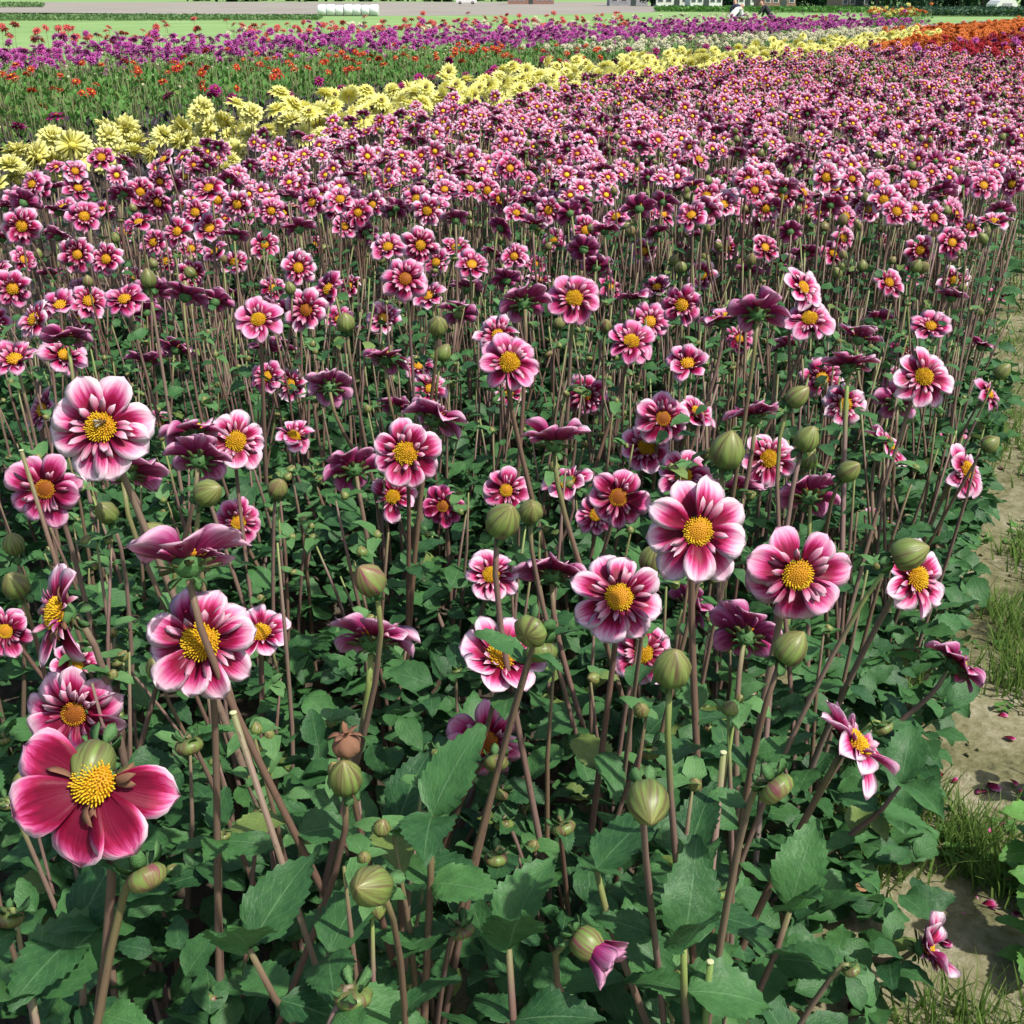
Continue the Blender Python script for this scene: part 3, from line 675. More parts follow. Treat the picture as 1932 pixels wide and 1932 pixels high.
# ------------------------------------------------------------------ buds
BUDS = [  # x, y, width, facing, kind, tint, label
 (1712, 1045, 62, (.85, .45, .2), 'egg', 0, 'large olive bud on a slanting stem in front of a pale dahlia by the path'),
 (1268, 1262, 72, (.05, .95, .2), 'egg', 0, 'fat upright green bud with two spread bracts covering a dahlia'),
 (1490, 1225, 62, (.55, .8, -.1), 'egg', 0, 'pointed bud below the seven-petalled pink dahlia'),
 (1232, 1055, 52, (.1, .95, .2), 'egg', 0, 'slender upright bud below the big pale dahlia with white tips'),
 (948, 985, 64, (.35, .85, .4), 'egg', 0, 'fat pale green bud in front of a crimson dahlia'),
 (1002, 965, 46, (.1, .8, .6), 'egg', 0, 'smaller bud next to the fat pale green one'),
 (652, 1470, 64, (0, .98, .2), 'egg', 0, 'round-bellied green bud with dark specks in front of a dried brown seed head'),
 (702, 1672, 78, (-.35, .6, .7), 'egg', 0, 'yellow-green bud with one pale bract near the big serrated leaves'),
 (1222, 1512, 80, (0, -.1, 1), 'egg', 0, 'ribbed bud facing straight out, crowned with four bracts'),
 (1462, 1486, 70, (.5, -.45, .5), 'button', .5, 'brown banded nodding bud in front of leaning stems'),
 (276, 1652, 74, (.45, -.6, .55), 'button', 1, 'wine-striped nodding bud below the five-petalled dahlia'),
 (176, 1438, 82, (-.05, -.2, .9), 'egg', 0, 'grey-green bud with cream bracts on top of the five-petalled dahlia'),
 (392, 930, 52, (.8, .5, .3), 'egg', 0, 'leaning green bud with rolled bract under the turned-away dahlias'),
 (298, 1010, 46, (-.5, .7, .3), 'egg', 0, 'small green bud above the broad edge-on dahlia'),
 (202, 968, 42, (-.2, .8, .5), 'egg', 0, 'small ribbed bud beside a straight pale stem'),
 (30, 1105, 50, (-.1, .9, .4), 'egg', 0, 'olive bud above the tattered dahlia'),
 (26, 1028, 40, (0, .95, .2), 'egg', 0, 'pale bud with pointed tip above an olive bud'),
 (524, 922, 38, (.4, .8, .4), 'egg', .6, 'small reddish bud between tall stems'),
 (698, 1095, 60, (-.3, .7, .3), 'egg', 1, 'purple bud just opening above two tall stems'),
 (1002, 1190, 66, (-.5, -.1, .8), 'button', 0, 'ribbed round bud above its twin beside the flat open dahlia'),
 (1020, 1228, 60, (.1, -.7, .6), 'button', 0, 'lower of two ribbed round buds beside the flat open dahlia'),
 (1522, 830, 46, (.3, .9, .2), 'egg', 0, 'plump upright green bud over two smaller ones'),
 (1526, 868, 34, (.1, .9, .3), 'egg', 0, 'small bud right under the plump upright one'),
 (1600, 890, 40, (.5, .7, .4), 'egg', 0, 'leaning green bud among stems behind the dark dahlia'),
 (1372, 852, 66, (.1, .9, .1), 'egg', 0, 'opening green bud with flared bracts'),
 (1502, 750, 40, (.6, .7, .2), 'egg', .4, 'sideways bud with olive bracts in mid bed'),
 (1868, 838, 34, (.7, .7, .1), 'egg', 0, 'bud sticking out over the grassy path'),
 (1890, 702, 28, (.5, .8, .2), 'egg', 0, 'lone little bud high above the grass'),
 (826, 615, 38, (.1, .8, .6), 'egg', 0, 'yellow-green bud among the mid bed blooms'),
 (652, 608, 36, (0, .9, .3), 'egg', 0, 'oval bud beside a brown-eyed dahlia in mid bed'),
 (280, 528, 30, (0, .98, .1), 'egg', 0, 'bud standing alone on a tall straight stem'),
 (666, 1878, 72, (.0, -.95, .25), 'button', .2, 'squat bud hanging under three pointed bracts above dark leaves'),
 (14, 1730, 60, (-.2, -.85, .4), 'button', .3, 'brown-green nodding bud on a dark stem'),
 (46, 1478, 44, (0, .98, .1), 'egg', 0, 'spent green cup with flat yellow top'),
 (296, 1262, 42, (-.1, .95, .2), 'egg', 0, 'green cup with yellow tip between stems'),
 (356, 1405, 52, (.2, -.9, .3), 'button', .3, 'squat banded bud hanging from a hooked stem'),
 (496, 1535, 42, (0, -.95, .2), 'button', .6, 'flat brown button bud capped by pale bracts'),
 (936, 1438, 46, (.1, -.4, .8), 'button', .1, 'button bud in front of the bright pink dahlia'),
 (830, 1424, 44, (-.4, -.7, .4), 'button', .1, 'nodding ribbed bud with leafy crown'),
 (935, 1618, 44, (0, -.9, .3), 'button', .4, 'banded button bud on a brown stem above the long leaf'),
 (1062, 1560, 46, (.3, -.85, .3), 'button', .5, 'glossy brown button bud below two leaning stems'),
 (1226, 1415, 44, (.1, -.9, .3), 'button', .2, 'round button bud just above the ribbed crowned bud'),
 (1665, 1372, 40, (.4, -.8, .3), 'button', .5, 'button bud with star of bracts by the slanting pink dahlia'),
 (1352, 1685, 36, (.1, -.9, .3), 'button', .1, 'small green button bud among leaves'),
 (1605, 1828, 34, (.4, -.85, .2), 'button', .3, 'little nodding bud over the weedy path'),
]
for (x, y, px, nn, kind, tint, lab) in BUDS:
    D = .040 if kind == 'egg' else .038
    z = FOC*D/px
    zmin = (EYE-.95)/max(.05, sp_-(CX-y)/FOC*cp); z = min(max(z, zmin), zmin*1.6)
    p = at_depth(x, y, z); r = px*z/FOC/2
    bud(p-vec(*nn)*(r*.9 if kind == 'egg' else r*.4), vec(*nn), r, kind, lab, tint=tint, nleaf=3)
# half-open pink bud with folded petals
p = at_depth(1085, 1762, 1.2); nn = vec(.75, -.3, .55); rr = .018
root, b = bud(p, nn, rr, 'egg', 'opening bud with magenta petals bursting from pale bracts', tint=.6, nleaf=2)
for k in range(7):
    add('petal', random.choice(PCUP), b, RZ(2*pi*k/7+R(-.2, .2)) @ TR((.45, 0, .8)) @ RY(-R(.55, 1.05)) @ SC(2.7, 2.2, 2.0), (.55, 1, 0, 1))
p = at_depth(655, 1422, 1.32); b_ = base_for(p, .03); root = bpy.data.objects.new('seed_head', None); COL.objects.link(root); root.location = b_; root['label'] = 'dried brown seed head right behind the green bud with dark specks'; root['category'] = 'seed head'
add('stem', mesh('stem', tube([q-b_ for q in stem_path(b_, p, (0, -.2, .95), 0)], [.005]*5+[.004]*4, 6), [M_STEM]), root)
hd = add('head', mesh('head', revolve(EGG, 14, .1, 6, .5), [M_DRY]), root, TR(p-b_) @ SC(.017, .017, .014))
for k in range(6): add('withered_petal', DRYP[k % 3], hd, TR((0, 0, 1.5)) @ RZ(k*1.05) @ RY(-R(.2, 1.3)) @ SC(1.6))
# other buds and button stalks of the bed
nb = 0; budmass, budstem = Mass(), Mass()
bud_t = revolve([(.3, 0), (.9, .35), (1, .9), (.6, 1.6), (.05, 2)], 7)
cnt = 0
for k in range(3600):
    if k < 190: v = R(.7, 3.4); u = R(-2.6, edge_u(v)-.06); h = R(.22, .62); kind = 'button'
    elif k < 420: v = R(2.2, 6.5); u = R(-3.8, edge_u(v)-.05); h = R(.5, .84); kind = random.choice(('egg', 'egg', 'button'))
    else: v = 4+14*math.sqrt(random.random()); u = R(-4.6, edge_u(v)-.05); h = R(.55, .88); kind = 'egg'
    p = uv2w(u, v, h); X, Y, d = project(p)
    if d < .9 or not (-60 < X < 2000) or Y > 2050 or v > 15.5-u*1.05: continue
    r = R(.0095, .0155) if kind == 'button' else R(.014, .021)
    if kind == 'button' and Y < 1150 and k < 190: continue
    if any((X-a)**2+(Y-b)**2 < (.42*c+10)**2 for a, b, c in placed) and Y > 560: continue
    if cnt < 250 and d < 7:
        nrm = jit(vec(0, -.7, .2) if kind == 'button' else vec(0, .9, .2), .35)
        tn = random.choice((.05, .8)); lab = ('%s nodding button bud with green bracts among the stems' % ('green' if tn < .4 else 'brown-banded') if kind == 'button' else '%s egg-shaped bud standing among the mid bed dahlias' % ('green' if tn < .4 else 'reddish-streaked'))
        lab_ = ('little nodding button bud with green bracts among the stems of the bed' if kind == 'button' else 'green egg-shaped bud standing among the mid bed dahlias')
        bud(p, nrm, r, kind, lab, 'dahlia buds of the dense bed', tint=tn, nleaf=4 if Y > 1000 else 0, near=Y > 900); cnt += 1
    else:
        budmass.add(bud_t, TR(p) @ aim(jit(vec(0, .9, .2), .3)) @ SC(r*1.1))
        b = Vector((p.x+R(-.1, .1), p.y+R(-.1, .1), 0)); q = p-b
        budstem.add(far_stem, TR(b) @ q.to_track_quat('Z', 'Y').to_matrix().to_4x4() @ SC(.8, .8, q.length))
budmass.build('dahlia_buds', [M_BUD], color=(.5, .1, 0, 1), label='countless small green buds between the far pink dahlias', cat='buds', kind='stuff')
for t_, Ms in budstem.d.values():
    for M in Ms: stemmass.add(t_, M)
# tall bare stems and cut stubs near by
tipb, tipl = Mass(), Mass(); lt2 = [leaf(5, 220+i, .33, .3, .5, .1, 3) for i in range(3)]
for k in range(800):
    v = R(.75, 6.0); u = R(-3.0, edge_u(v)-.08); b = min(plants, key=lambda a: (a-uv2w(u, v)).length_squared)
    b = Vector((b.x+R(-.05, .05), b.y+R(-.05, .05), 0)); p = Vector((b.x+random.gauss(0, .05), b.y+random.gauss(0, .05), R(.35, .76)))
    X, Y, d = project(p)
    if d < 1.0 or Y < 560: continue
    q = p-b; stemmass.raw(tube([b+q*t+Vector((0.02*math.sin(3*t+k), 0.02*math.cos(2*t+k), 0))*t for t in (0, .25, .5, .75, 1)], [R(.005, .0065), .0052, .0046, .0038, .002], 5)); tipb.add(bud_t, TR(p-Vector((0, 0, .004))) @ aim(jit(q, .4)) @ SC(R(.007, .0125)))
    for _ in range(3): tipl.add(random.choice(lt2), TR(p) @ RZ(R(0, 6.3)) @ RY(R(-.9, .3)) @ SC(R(.025, .055)))
for k in range(2600):
    v = R(2.6, 10); u = R(-4.5, edge_u(v)-.05); p = uv2w(u, v); X, Y, d = project(p)
    if -100 < X < 2030: stemmass.add(far_stem, TR(p) @ RX(random.gauss(0, .12)) @ RY(random.gauss(0, .12)) @ SC(1, 1, R(.45, .74)))
tipb.build('young_buds', [M_BUD], color=(.5, .2, 0, 1), label='tiny green buds topping the slender side stems', cat='buds', kind='stuff')
tipl.build('young_leaves', [M_BRACT], label='tiny light green leaves around the tips of the side stems', cat='leaves', kind='stuff')
stemmass.build('dahlia_stems', [M_STEM], label='thicket of brown and mauve dahlia stems standing in the bed', cat='stems', kind='stuff')
for k, (x, y, z, lab) in enumerate(((160, 1000-150, 1.9, 'cut green stem end beside the broad dahlia with the bee'), (440, 1345, 1.25, 'cut green stem standing beside the thick leaning stem'), (1365, 1420, 1.35, 'hooked cut stem with pale end below the fat upright bud'), (1340, 1815, 1.25, 'short cut green stub among the serrated leaves'))):
    p = at_depth(x if k else 40, y, z); b = base_for(p, .05)
    o = add('cut_stem', mesh('stem', tube([Vector((0, 0, 0)), (p-b)*.5+Vector((.01, 0, 0)), p-b], [.0055, .0042, .0038], 8), [M_STEMG if k == 3 else M_STEM]), None, TR(b), label=lab, cat='stem')
    add('cut_end', mesh('cut_end', revolve([(.0046, 0), (.0042, .0012), (.002, .0015)], 8), [M_CUT]), o, TR(p-b))

# ------------------------------------------------------------------ foliage of the near bed
lt = [leaf(11, 200+i, R(.28, .36), R(.1, .5), R(.2, .9), nt_=3) for i in range(5)]
fol = Mass()
def leafM(p, s): return TR(p) @ RZ(R(0, 6.28)) @ RY(R(-.7, .5)) @ RX(R(-.6, .6)) @ SC(s)
n = 0
for k in range(19000):
    v = R(.6, 5.2); u = R(-4.0, edge_u(v)+.10)
    top = (.40 if v < 2.6 else .33)+.14*noise.noise(Vector((u*2.5, v*2.5, 3)))
    if u > edge_u(v)-.15: top *= .55
    h = top*(R(.1, 1)**.7)
    p = uv2w(u, v, max(.03, h)); X, Y, d = project(p)
    if d < 1.02 or not (-150 < X < 2080) or Y > 2150: continue
    fol.add(random.choice(lt), leafM(p, R(.045, .10))); n += 1
for k in range(15000):
    v = R(5.0, 15); u = R(-4.6, edge_u(v)+.05); p = uv2w(u, v, R(.06, .46)); X, Y, d = project(p)
    if -80 < X < 2010: fol.add(random.choice(lt2), leafM(p, R(.05, .10)))
for k in range(5000):                       # small young leaves higher up between the blooms
    v = R(2.2, 9); u = R(-4.6, edge_u(v)-.03); p = uv2w(u, v, R(.42, .74)); X, Y, d = project(p)
    if -80 < X < 2010: fol.add(random.choice(lt2), leafM(p, R(.025, .055)))
fol.build('dahlia_foliage', [M_LEAF], label='dense dark green serrated dahlia foliage under the blooms', cat='foliage', kind='stuff')
# leafy shoots: big serrated leaves one can pick out
SHOOTS = [(815, 1540, 1.28, 'leafy shoot with one big upright serrated leaf before the bright pink dahlia'), (960, 1790, 1.2, 'leafy shoot with long ribbed leaf beside a pair of grey stems'),
 (1125, 1640, 1.3, 'leafy shoot with broad sunlit leaf behind the opening magenta bud'), (1290, 1790, 1.2, 'leafy shoot with pointed leaf carrying a small pale speck'),
 (750, 1560, 1.4, 'leafy shoot with wide toothed leaves behind the thick forked stem'), (470, 1790, 1.15, 'leafy shoot with broad leaf at the foot of two joined stems'),
 (1300, 1610, 1.35, 'leafy shoot with large smooth leaf cut by a leaning stem'), (1490, 1720, 1.35, 'leafy shoot spreading toothed leaves towards the path'),
 (150, 1760, 1.2, 'leafy shoot with pale ribbed leaf between dark stems'), (60, 1880, 1.15, 'leafy shoot low beside the brown-green nodding bud'),
 (620, 1800, 1.25, 'leafy shoot with hooded leaves near the yellow-green bud'), (1700, 1480, 1.75, 'leafy shoot drooping pale leaves onto the path')]
for x, y, z, lab in SHOOTS:
    p = at_depth(x, y, z); b = base_for(p, .03); root = bpy.data.objects.new('dahlia_shoot', None); COL.objects.link(root); root.location = b
    root['label'] = lab; root['category'] = 'plant'; root.empty_display_size = .02
    pts = bez(b, b+Vector((0, 0, .2)), p-Vector((0, 0, .08)), p, 6)
    add('stem', mesh('stem', tube([q-b for q in pts], [.006, .0056, .0052, .0048, .0042, .0035], 6), [M_STEM]), root)
    a0 = R(-.4, .4)-pi/2
    for k in range(6):
        t = 1-.13*(k//2); a = a0+(k % 2)*pi*.8+(k//2)*1.2
        add('leaf', random.choice(LEAF), root, TR(pts[-1].lerp(pts[0], 1-t)-b) @ RZ(a) @ RY(R(-1.0, -.1) if k < 2 else R(-.3, .4)) @ RX(R(-.3, .3)) @ SC(R(.095, .125) if k < 3 else R(.06, .10)))

# ------------------------------------------------------------------ grass, weeds and litter on the path
def blade(seed, W=.035):
    r = random.Random(seed); c = r.uniform(.2, .9); P = []
    for s in (0, .4, .75, 1):
        P.append([(c*s*s*.7, -W*(1-s*.9), s*(1-.25*c*s)), (c*s*s*.7, W*(1-s*.9), s*(1-.25*c*s))])
    return sheet(P, 4, 2)
BL = [blade(i) for i in range(5)]
M_GRB = leaf_mat('grass_blade', (.13, .26, .045), (.27, .40, .10), (.25, .36, .14), .4)
gm = Mass()
def tuft(p, n, s, sp):
    for _ in range(n):
        q = Vector((p.x+random.gauss(0, sp), p.y+random.gauss(0, sp), .008))
        gm.add(random.choice(BL), TR(q) @ RZ(R(0, 6.28)) @ RX(R(-.5, .5)) @ SC(R(.05, .12)*s, R(.05, .12)*s, R(.6, 1.3)*s*.1))
for k in range(3800):
    v = R(1.0, 15) if k > 1500 else R(1.0, 3.5); e = edge_u(v); u = e+R(-.05, 1.0)
    nz = noise.noise(uv2w(u, v)*3.1)
    q = uv2w(u, v); X, Y, d = project(q)
    if X > 2080: continue
    off = u-e
    want = (.10 if off < .14+.02*v else -.03) - (.6 if v > 4.5 and off > .12 else .25 if v > 3 and off > .2 else 0)
    if 2.0 < v < 4: want += .10
    if v < 2.6 and off > .36: want = .2
    if nz > want: tuft(q, 14 if d < 4 else 9, 1.0 if d < 4 else 1.15, .03 if d < 4 else .06)
gm.build('path_grass', [M_GRB], label='patchy bright green grass growing along the path', cat='grass', kind='stuff')
wm = Mass()
wl = [leaf(5, 300+i, .34, .2, .3, .1, 3) for i in range(3)]
for k in range(420):
    v = 1.2+6*random.random()**1.6; e = edge_u(v); u = e+R(-.1, .55); q = uv2w(u, v, .01)
    if noise.noise(q*2.3) < -.02: continue
    for i in range(7): wm.add(random.choice(wl), TR(q+Vector((R(-.02, .02), R(-.02, .02), R(0, .02)))) @ RZ(R(0, 6.3)) @ RY(R(-.6, 0)) @ SC(R(.015, .04)))
wm.build('path_weeds', [M_LEAFL], label='small light green weeds scattered over the path soil', cat='weeds', kind='stuff')
cl = Mass(); clod = xf(revolve([(.5, -.3), (1, .1), (.7, .6), (.1, .8)], 6, .18, 3), SC(1))
for k in range(900):
    v = 1.0+7*random.random()**1.5; u = edge_u(v)+R(-.1, .8); s = R(.002, .008)
    cl.add(clod, TR(uv2w(u, v, .012)) @ RZ(R(0, 6)) @ SC(s*R(.7, 1.5), s, s*.7))
cl.build('soil_crumbs', [M_PATH], label='small crumbs of dry soil on the path', cat='soil', kind='stuff')
FALL = [mesh('fallen_petal', petal(5, 3, R(.3, .42), R(-.2, .4), R(-.3, .5), R(.1, .5), 400+i), [M_PT, M_PU]) for i in range(4)]
pts = [(1893, 1390), (1905, 1470), (1870, 1495), (1862, 1478), (1905, 1560), (1890, 1578), (1870, 1600), (1830, 1680), (1895, 1675), (1850, 1710), (1870, 1720), (1885, 1745), (1830, 1740), (1855, 1775), (1895, 1765), (1915, 1772), (1880, 1560), (1815, 1330), (1760, 1300), (1850, 1120), (1835, 1050), (1870, 960), (1840, 930), (1865, 905), (1885, 880), (1800, 1120), (1780, 1460), (1795, 1475), (1770, 1770), (1755, 1760), (1920, 1720), (1925, 1500), (1910, 1610), (1600, 1905), (1882, 1350), (1925, 1180), (1912, 1040)]
for i, (x, y) in enumerate(pts):
    pos = at_h(x, y, .018)
    add('fallen_petal', random.choice(FALL), None, TR(pos) @ RZ(R(0, 6.3)) @ RX(R(-.5, .5)) @ SC(R(.022, .04)), (R(.3, .5), R(.6, 1), 0, 1), label='single magenta petal lying on the path soil', cat='petal', group='fallen petals on the path')
M_BRL = simple('dry_leaf', (.30, .17, .09), (.20, .10, .05), 80, .8)
add('dry_leaf', mesh('dry_leaf', leaf(9, 500, .28, .5, .3), [M_BRL]), None, TR(at_h(1575, 1695, .03)) @ RZ(.3) @ RX(.4) @ SC(.10), label='dry brown fallen leaf at the edge of the bed', cat='leaf')
# leafy light green plants across the path
for k, (x, y, s, lab) in enumerate(((1965, 1530, .05, 'curly light green plant across the path, beside dark soil'), (1968, 1720, .095, 'light green plant with smooth oval leaves reaching over dark soil'), (1975, 1850, .09, 'low light green plant with oval leaves in the shade of dark soil'))):
    b = at_h(x, y, 0); root = bpy.data.objects.new('leafy_plant', None); COL.objects.link(root); root.location = b; root['label'] = lab; root['category'] = 'plant'
    add('stem', mesh('stem', tube([Vector((0, 0, 0)), Vector((0, 0, .09)), Vector((.01, 0, .2))], [.006, .005, .003], 6), [M_STEMG]), root)
    for i in range(16):
        add('leaf', LEAFB[i % 3], root, TR((R(-.03, .03), R(-.03, .03), .03+.012*i)) @ RZ(i*2.4+pi) @ RY(R(-.5, .1)) @ RX(R(-.3, .3)) @ SC(s*R(.8, 1.2)))
# more of the next bed beyond the frame so that the path lies between plants
nb_ = Mass()
for k in range(1500):
    v = R(.4, 5); u = .42+abs(random.gauss(0, .35)); nb_.add(random.choice(lt), leafM(uv2w(u, v, R(.02, .42)), R(.07, .12)))
nb_.build('neighbour_bed', [M_LEAFL], label='light green leafy bed across the path', cat='foliage', kind='stuff')
# bees on two blooms
M_BEE = simple('bee_body', (.16, .08, .02), (.03, .018, .008), 900, .7); M_BEES = simple('bee_stripe', (.36, .24, .10), None, 800, .8); M_WING = simple('bee_wing', (.35, .30, .24), None, 500, .3)
def bee(p, n, rz, lab):
    body = join([xf(revolve([(.05, -1), (.6, -.75), (.85, -.3), (.7, .1), (.3, .25)], 10), TR((-.7, 0, 0)) @ RY(pi/2) @ SC(1)), xf(revolve([(.1, -.6), (.65, -.3), (.75, .1), (.3, .6)], 10), TR((.2, 0, .1)) @ RY(pi/2)), xf(revolve([(.1, -.4), (.45, -.1), (.45, .2), (.1, .4)], 8), TR((1.0, 0, 0)) @ RY(pi/2))])
    o = add('honey_bee', mesh('honey_bee', body, [M_BEE]), None, TR(p) @ aim(n) @ RZ(rz) @ SC(.0052), label=lab, cat='bee')
    for x in (-1.35, -1.0, -.7): add('stripe', mesh('stripe', revolve([(.84, -.07), (.89, 0), (.84, .07)], 10), [M_BEES]), o, TR((x, 0, 0)) @ RY(pi/2) @ SC(1.0 if x > -1.2 else .82))
    for s in (-1, 1): add('wing', mesh('wing', petal(5, 3, .2, .1, 0, .1, 3, WPROF, .02), [M_WING, M_WING]), o, TR((.1, s*.3, .7)) @ RZ(pi-s*.35) @ SC(1.7))
    for s in (-1, 1):
        for x in (-.2, .2, .5): add('leg', mesh('leg', tube([Vector((0, 0, 0)), Vector((0, s*.6, .1)), Vector((.1, s*.9, -.6))], [.09, .07, .04], 4), [M_BEE]), o, TR((x, s*.4, -.2)))
nh = vec(.1, .45, .9); bee(hero1+nh*.0165+Vector((.003, 0, .006)), nh, .3, 'honey bee on the yellow eye of the large pale-rimmed dahlia')
# ------------------------------------------------------------------ other flower rows
def far_bloom(npet, rings, seed, ns=3):
    r = random.Random(seed); L = []
    for q in range(rings):
        for k in range(npet-q*2):
            a = 2*pi*(k+r.uniform(-.2, .2))/(npet-q*2)+q*.4
            L.append(xf(petal(ns, 3, r.uniform(.22, .28), .15+.45*q, -.3+.5*q, .3, seed*31+k+q*50, WPROF, .03 if rings < 3 else 0), RZ(a) @ TR((.1, 0, .06*q)) @ SC((1-.22*q)*.9)))
    L = [remat(l, {0: 0, 1: 0}) for l in L]
    L.append(remat(xf(revolve([(1, 0), (.7, .5), (.1, .7)], 6), TR((0, 0, .03+.08*rings)) @ SC(.2, .2, .16)), {0: 1}))
    return join(L)
M_EYED = simple('dark_eye', (.05, .035, .02), (.12, .08, .02), 300)
FB = {'double': [far_bloom(16, 3, i) for i in range(3)], 'single': [far_bloom(9, 1, 10+i) for i in range(3)], 'ball': [far_bloom(10, 2, 20+i) for i in range(3)]}
fstem = tube([Vector((0, 0, 0)), Vector((0, 0, .55)), Vector((0, 0, 1))], [.006, .005, .004], 3)
def row(name, label, group, mat, form, rad, hgt, hs, dens, region, n_ind, stemm, leafm, ldens, lsize, lh, eye=M_FY, up=.75, petals_near=0, stufflabel=None, leaflabel=None, mix=None, upright=False):
    """region(): yields random (u, v); individuals are the ones that show largest"""
    pts = []
    for k in range(dens):
        q = region()
        if q is None: continue
        u, v = q; p = uv2w(u, v, hgt+random.gauss(0, hs)); X, Y, d = project(p)
        if -60 < X < 2000: pts.append((d, p, X))
    pts.sort(key=lambda a: a[0])
    MM = Mass(); SM = Mass(); ms = [mesh(name, t, [mat, eye]) for t in FB[form]]
    for i, (d, p, X) in enumerate(pts):
        nrm = jit(Vector((R(-.2, .2), -R(-.3, .75), up)), .25); r = rad*R(.8, 1.15)
        b = Vector((p.x+R(-.12, .12), p.y+R(-.12, .12), 0)); q = p-b
        if i < n_ind:
            root = bpy.data.objects.new(name, None); COL.objects.link(root); root.location = b; root.empty_display_size = .02
            root['label'] = label; root['category'] = 'flower'; root['group'] = group
            add('stem', STEMS[stemm], root, q.to_track_quat('Z', 'Y').to_matrix().to_4x4() @ SC(1, 1, q.length))
            if i < petals_near:
                hd = add('flower_head', YHEAD, root, TR(q) @ aim(nrm, R(0, 6)) @ SC(r), (.5, R(0, .3), 0, 1))
                for g_ in range(3):
                    m_ = 15-g_*3
                    for k in range(m_): add('petal', random.choice(YPET), hd, RZ(2*pi*(k+R(-.2, .2))/m_) @ TR((.1, 0, .05*g_)) @ RY(-.1-.5*g_+R(-.15, .15)) @ SC((1-.2*g_)*R(.8, .95)), (.5, R(0, .3), 0, 1))
            else: add('flower_head', random.choice(ms), root, TR(q) @ aim(nrm, R(0, 6)) @ SC(r), (R(.4, .6), R(0, .6), 0, 1))
        else:
            MM.add(random.choice(FB[form]), TR(p) @ aim(nrm, R(0, 6)) @ SC(r))
            if d < 20: SM.add(fstem, TR(b) @ q.to_track_quat('Z', 'Y').to_matrix().to_4x4() @ SC(1, 1, q.length))
    if MM.d: MM.build(name+'_crowd', [mat, eye], color=(.5, .25, 0, 1), label=stufflabel or label, cat='flowers', kind='stuff')
    LM = Mass()
    for k in range(ldens):
        q = region()
        if q is None: continue
        u, v = q; p = uv2w(u+R(-.15, .15), v, R(.05, lh)); X, Y, d = project(p)
        if not -60 < X < 2000: continue
        LM.add(random.choice(lt2), (TR(p) @ RZ(R(0, 6.3)) @ RY(-R(.6, 1.4)) @ SC(lsize*R(.7, 1.3), lsize*.7, lsize)) if upright else leafM(p, lsize*R(.7, 1.3)))
        if k % 5 == 0: SM.add(fstem, TR((p.x, p.y, 0)) @ RX(R(-.15, .15)) @ RY(R(-.15, .15)) @ SC(1, 1, lh*R(.7, 1.15)))
    if LM.d: LM.build(name+'_foliage', [leafm], label=leaflabel or 'foliage of the row', cat='foliage', kind='stuff')
    if SM.d: SM.build(name+'_stems', [{'b': M_STEM, 'g': M_STEMG, 'd': M_STEMD}[stemm]], label='stems of the '+group, cat='stems', kind='stuff')
STEMS = {'b': mesh('stem', fstem, [M_STEM]), 'g': mesh('stem', fstem, [M_STEMG]), 'd': mesh('stem', fstem, [M_STEMD])}
YPET = [mesh('petal', petal(5, 3, R(.21, .27), R(0, .2), R(-.3, .1), .3, 600+i, WPROF, .03), [M_YEL, M_YEL]) for i in range(4)]
YHEAD = mesh('flower_head', xf(revolve([(.1, -.3), (.2, -.15), (.2, .12), (.05, .2)], 7), SC(1)), [M_YEL])
def strip(u0, u1, v0, v1, pw=.7):
    def f():
        v = v0+(v1-v0)*random.random()**pw
        a, b = (u0(v), u1(v)) if callable(u0) else (u0, u1)
        return (R(a, b), v) if b > a else None
    return f
row('yellow_dahlia', 'yellow double dahlia in the long yellow row beside the pink bed', 'yellow dahlia row', M_YEL, 'double', .092, .80, .075, 950,
    strip(-5.75, -4.75, 3.0, 27, .85), 240, 'd', M_DARKL, 2600, .09, .66, M_EYED, .5, 60, 'far end of the long yellow dahlia row', 'dark foliage under the yellow dahlias')
row('magenta_dahlia', 'magenta dahlia standing above the blackish foliage row', 'magenta dahlias in the dark row', M_MAG, 'ball', .078, .72, .10, 64,
    strip(-8.3, -6.2, 4.5, 22), 64, 'd', M_DARKL, 9000, .085, .60, M_FB, .8, 0, None, 'blackish foliage of the nearly bare dahlia row', upright=True)
pe = lambda v: -16.6+.1*v+(.1*min(v, 13))
row('orange_dahlia', 'orange-red dahlia scattered over the bright green row', 'orange-red dahlias of the green row', M_RED, 'ball', .068, .72, .07, 190,
    strip(lambda v: pe(v)+.8, lambda v: -8.6, 5.5, 21), 190, 'g', M_GRNL, 15000, .10, .66, M_FY, .8, 0, None, 'bright green upright foliage of the orange-red dahlia row', upright=True)
row('green_row_bud', 'tiny yellow-green bud above the bright green row', 'tiny buds of the green row', M_WHI, 'single', .018, .76, .06, 240,
    strip(lambda v: pe(v)+.5, lambda v: -8.9, 5.5, 20), 0, 'g', M_GRNL, 0, .1, .6, stufflabel='tiny pale buds dotted over the bright green row')
row('purple_dahlia', 'purple-pink dahlia with darker heart in the broad purple row', 'purple dahlia row', M_PUR, 'ball', .085, .80, .11, 2500,
    strip(lambda v: pe(v)-2.9, lambda v: pe(v)+.9, 9, 46, 1.15), 290, 'g', M_GRNL, 4200, .11, .68, M_MAG, .75, 0, 'far stretch of the broad purple dahlia row', 'green foliage under the purple dahlias')
row('coral_dahlia', 'coral dahlia behind the purple row along the meadow', 'coral dahlias along the meadow', M_COR, 'ball', .09, .98, .10, 260,
    strip(lambda v: pe(v)-4.6, lambda v: pe(v)-2.9, 13, 34, 1.2), 260, 'g', M_GRNL, 1500, .12, .7, M_COR, .75, 0, None, 'foliage behind the purple row')
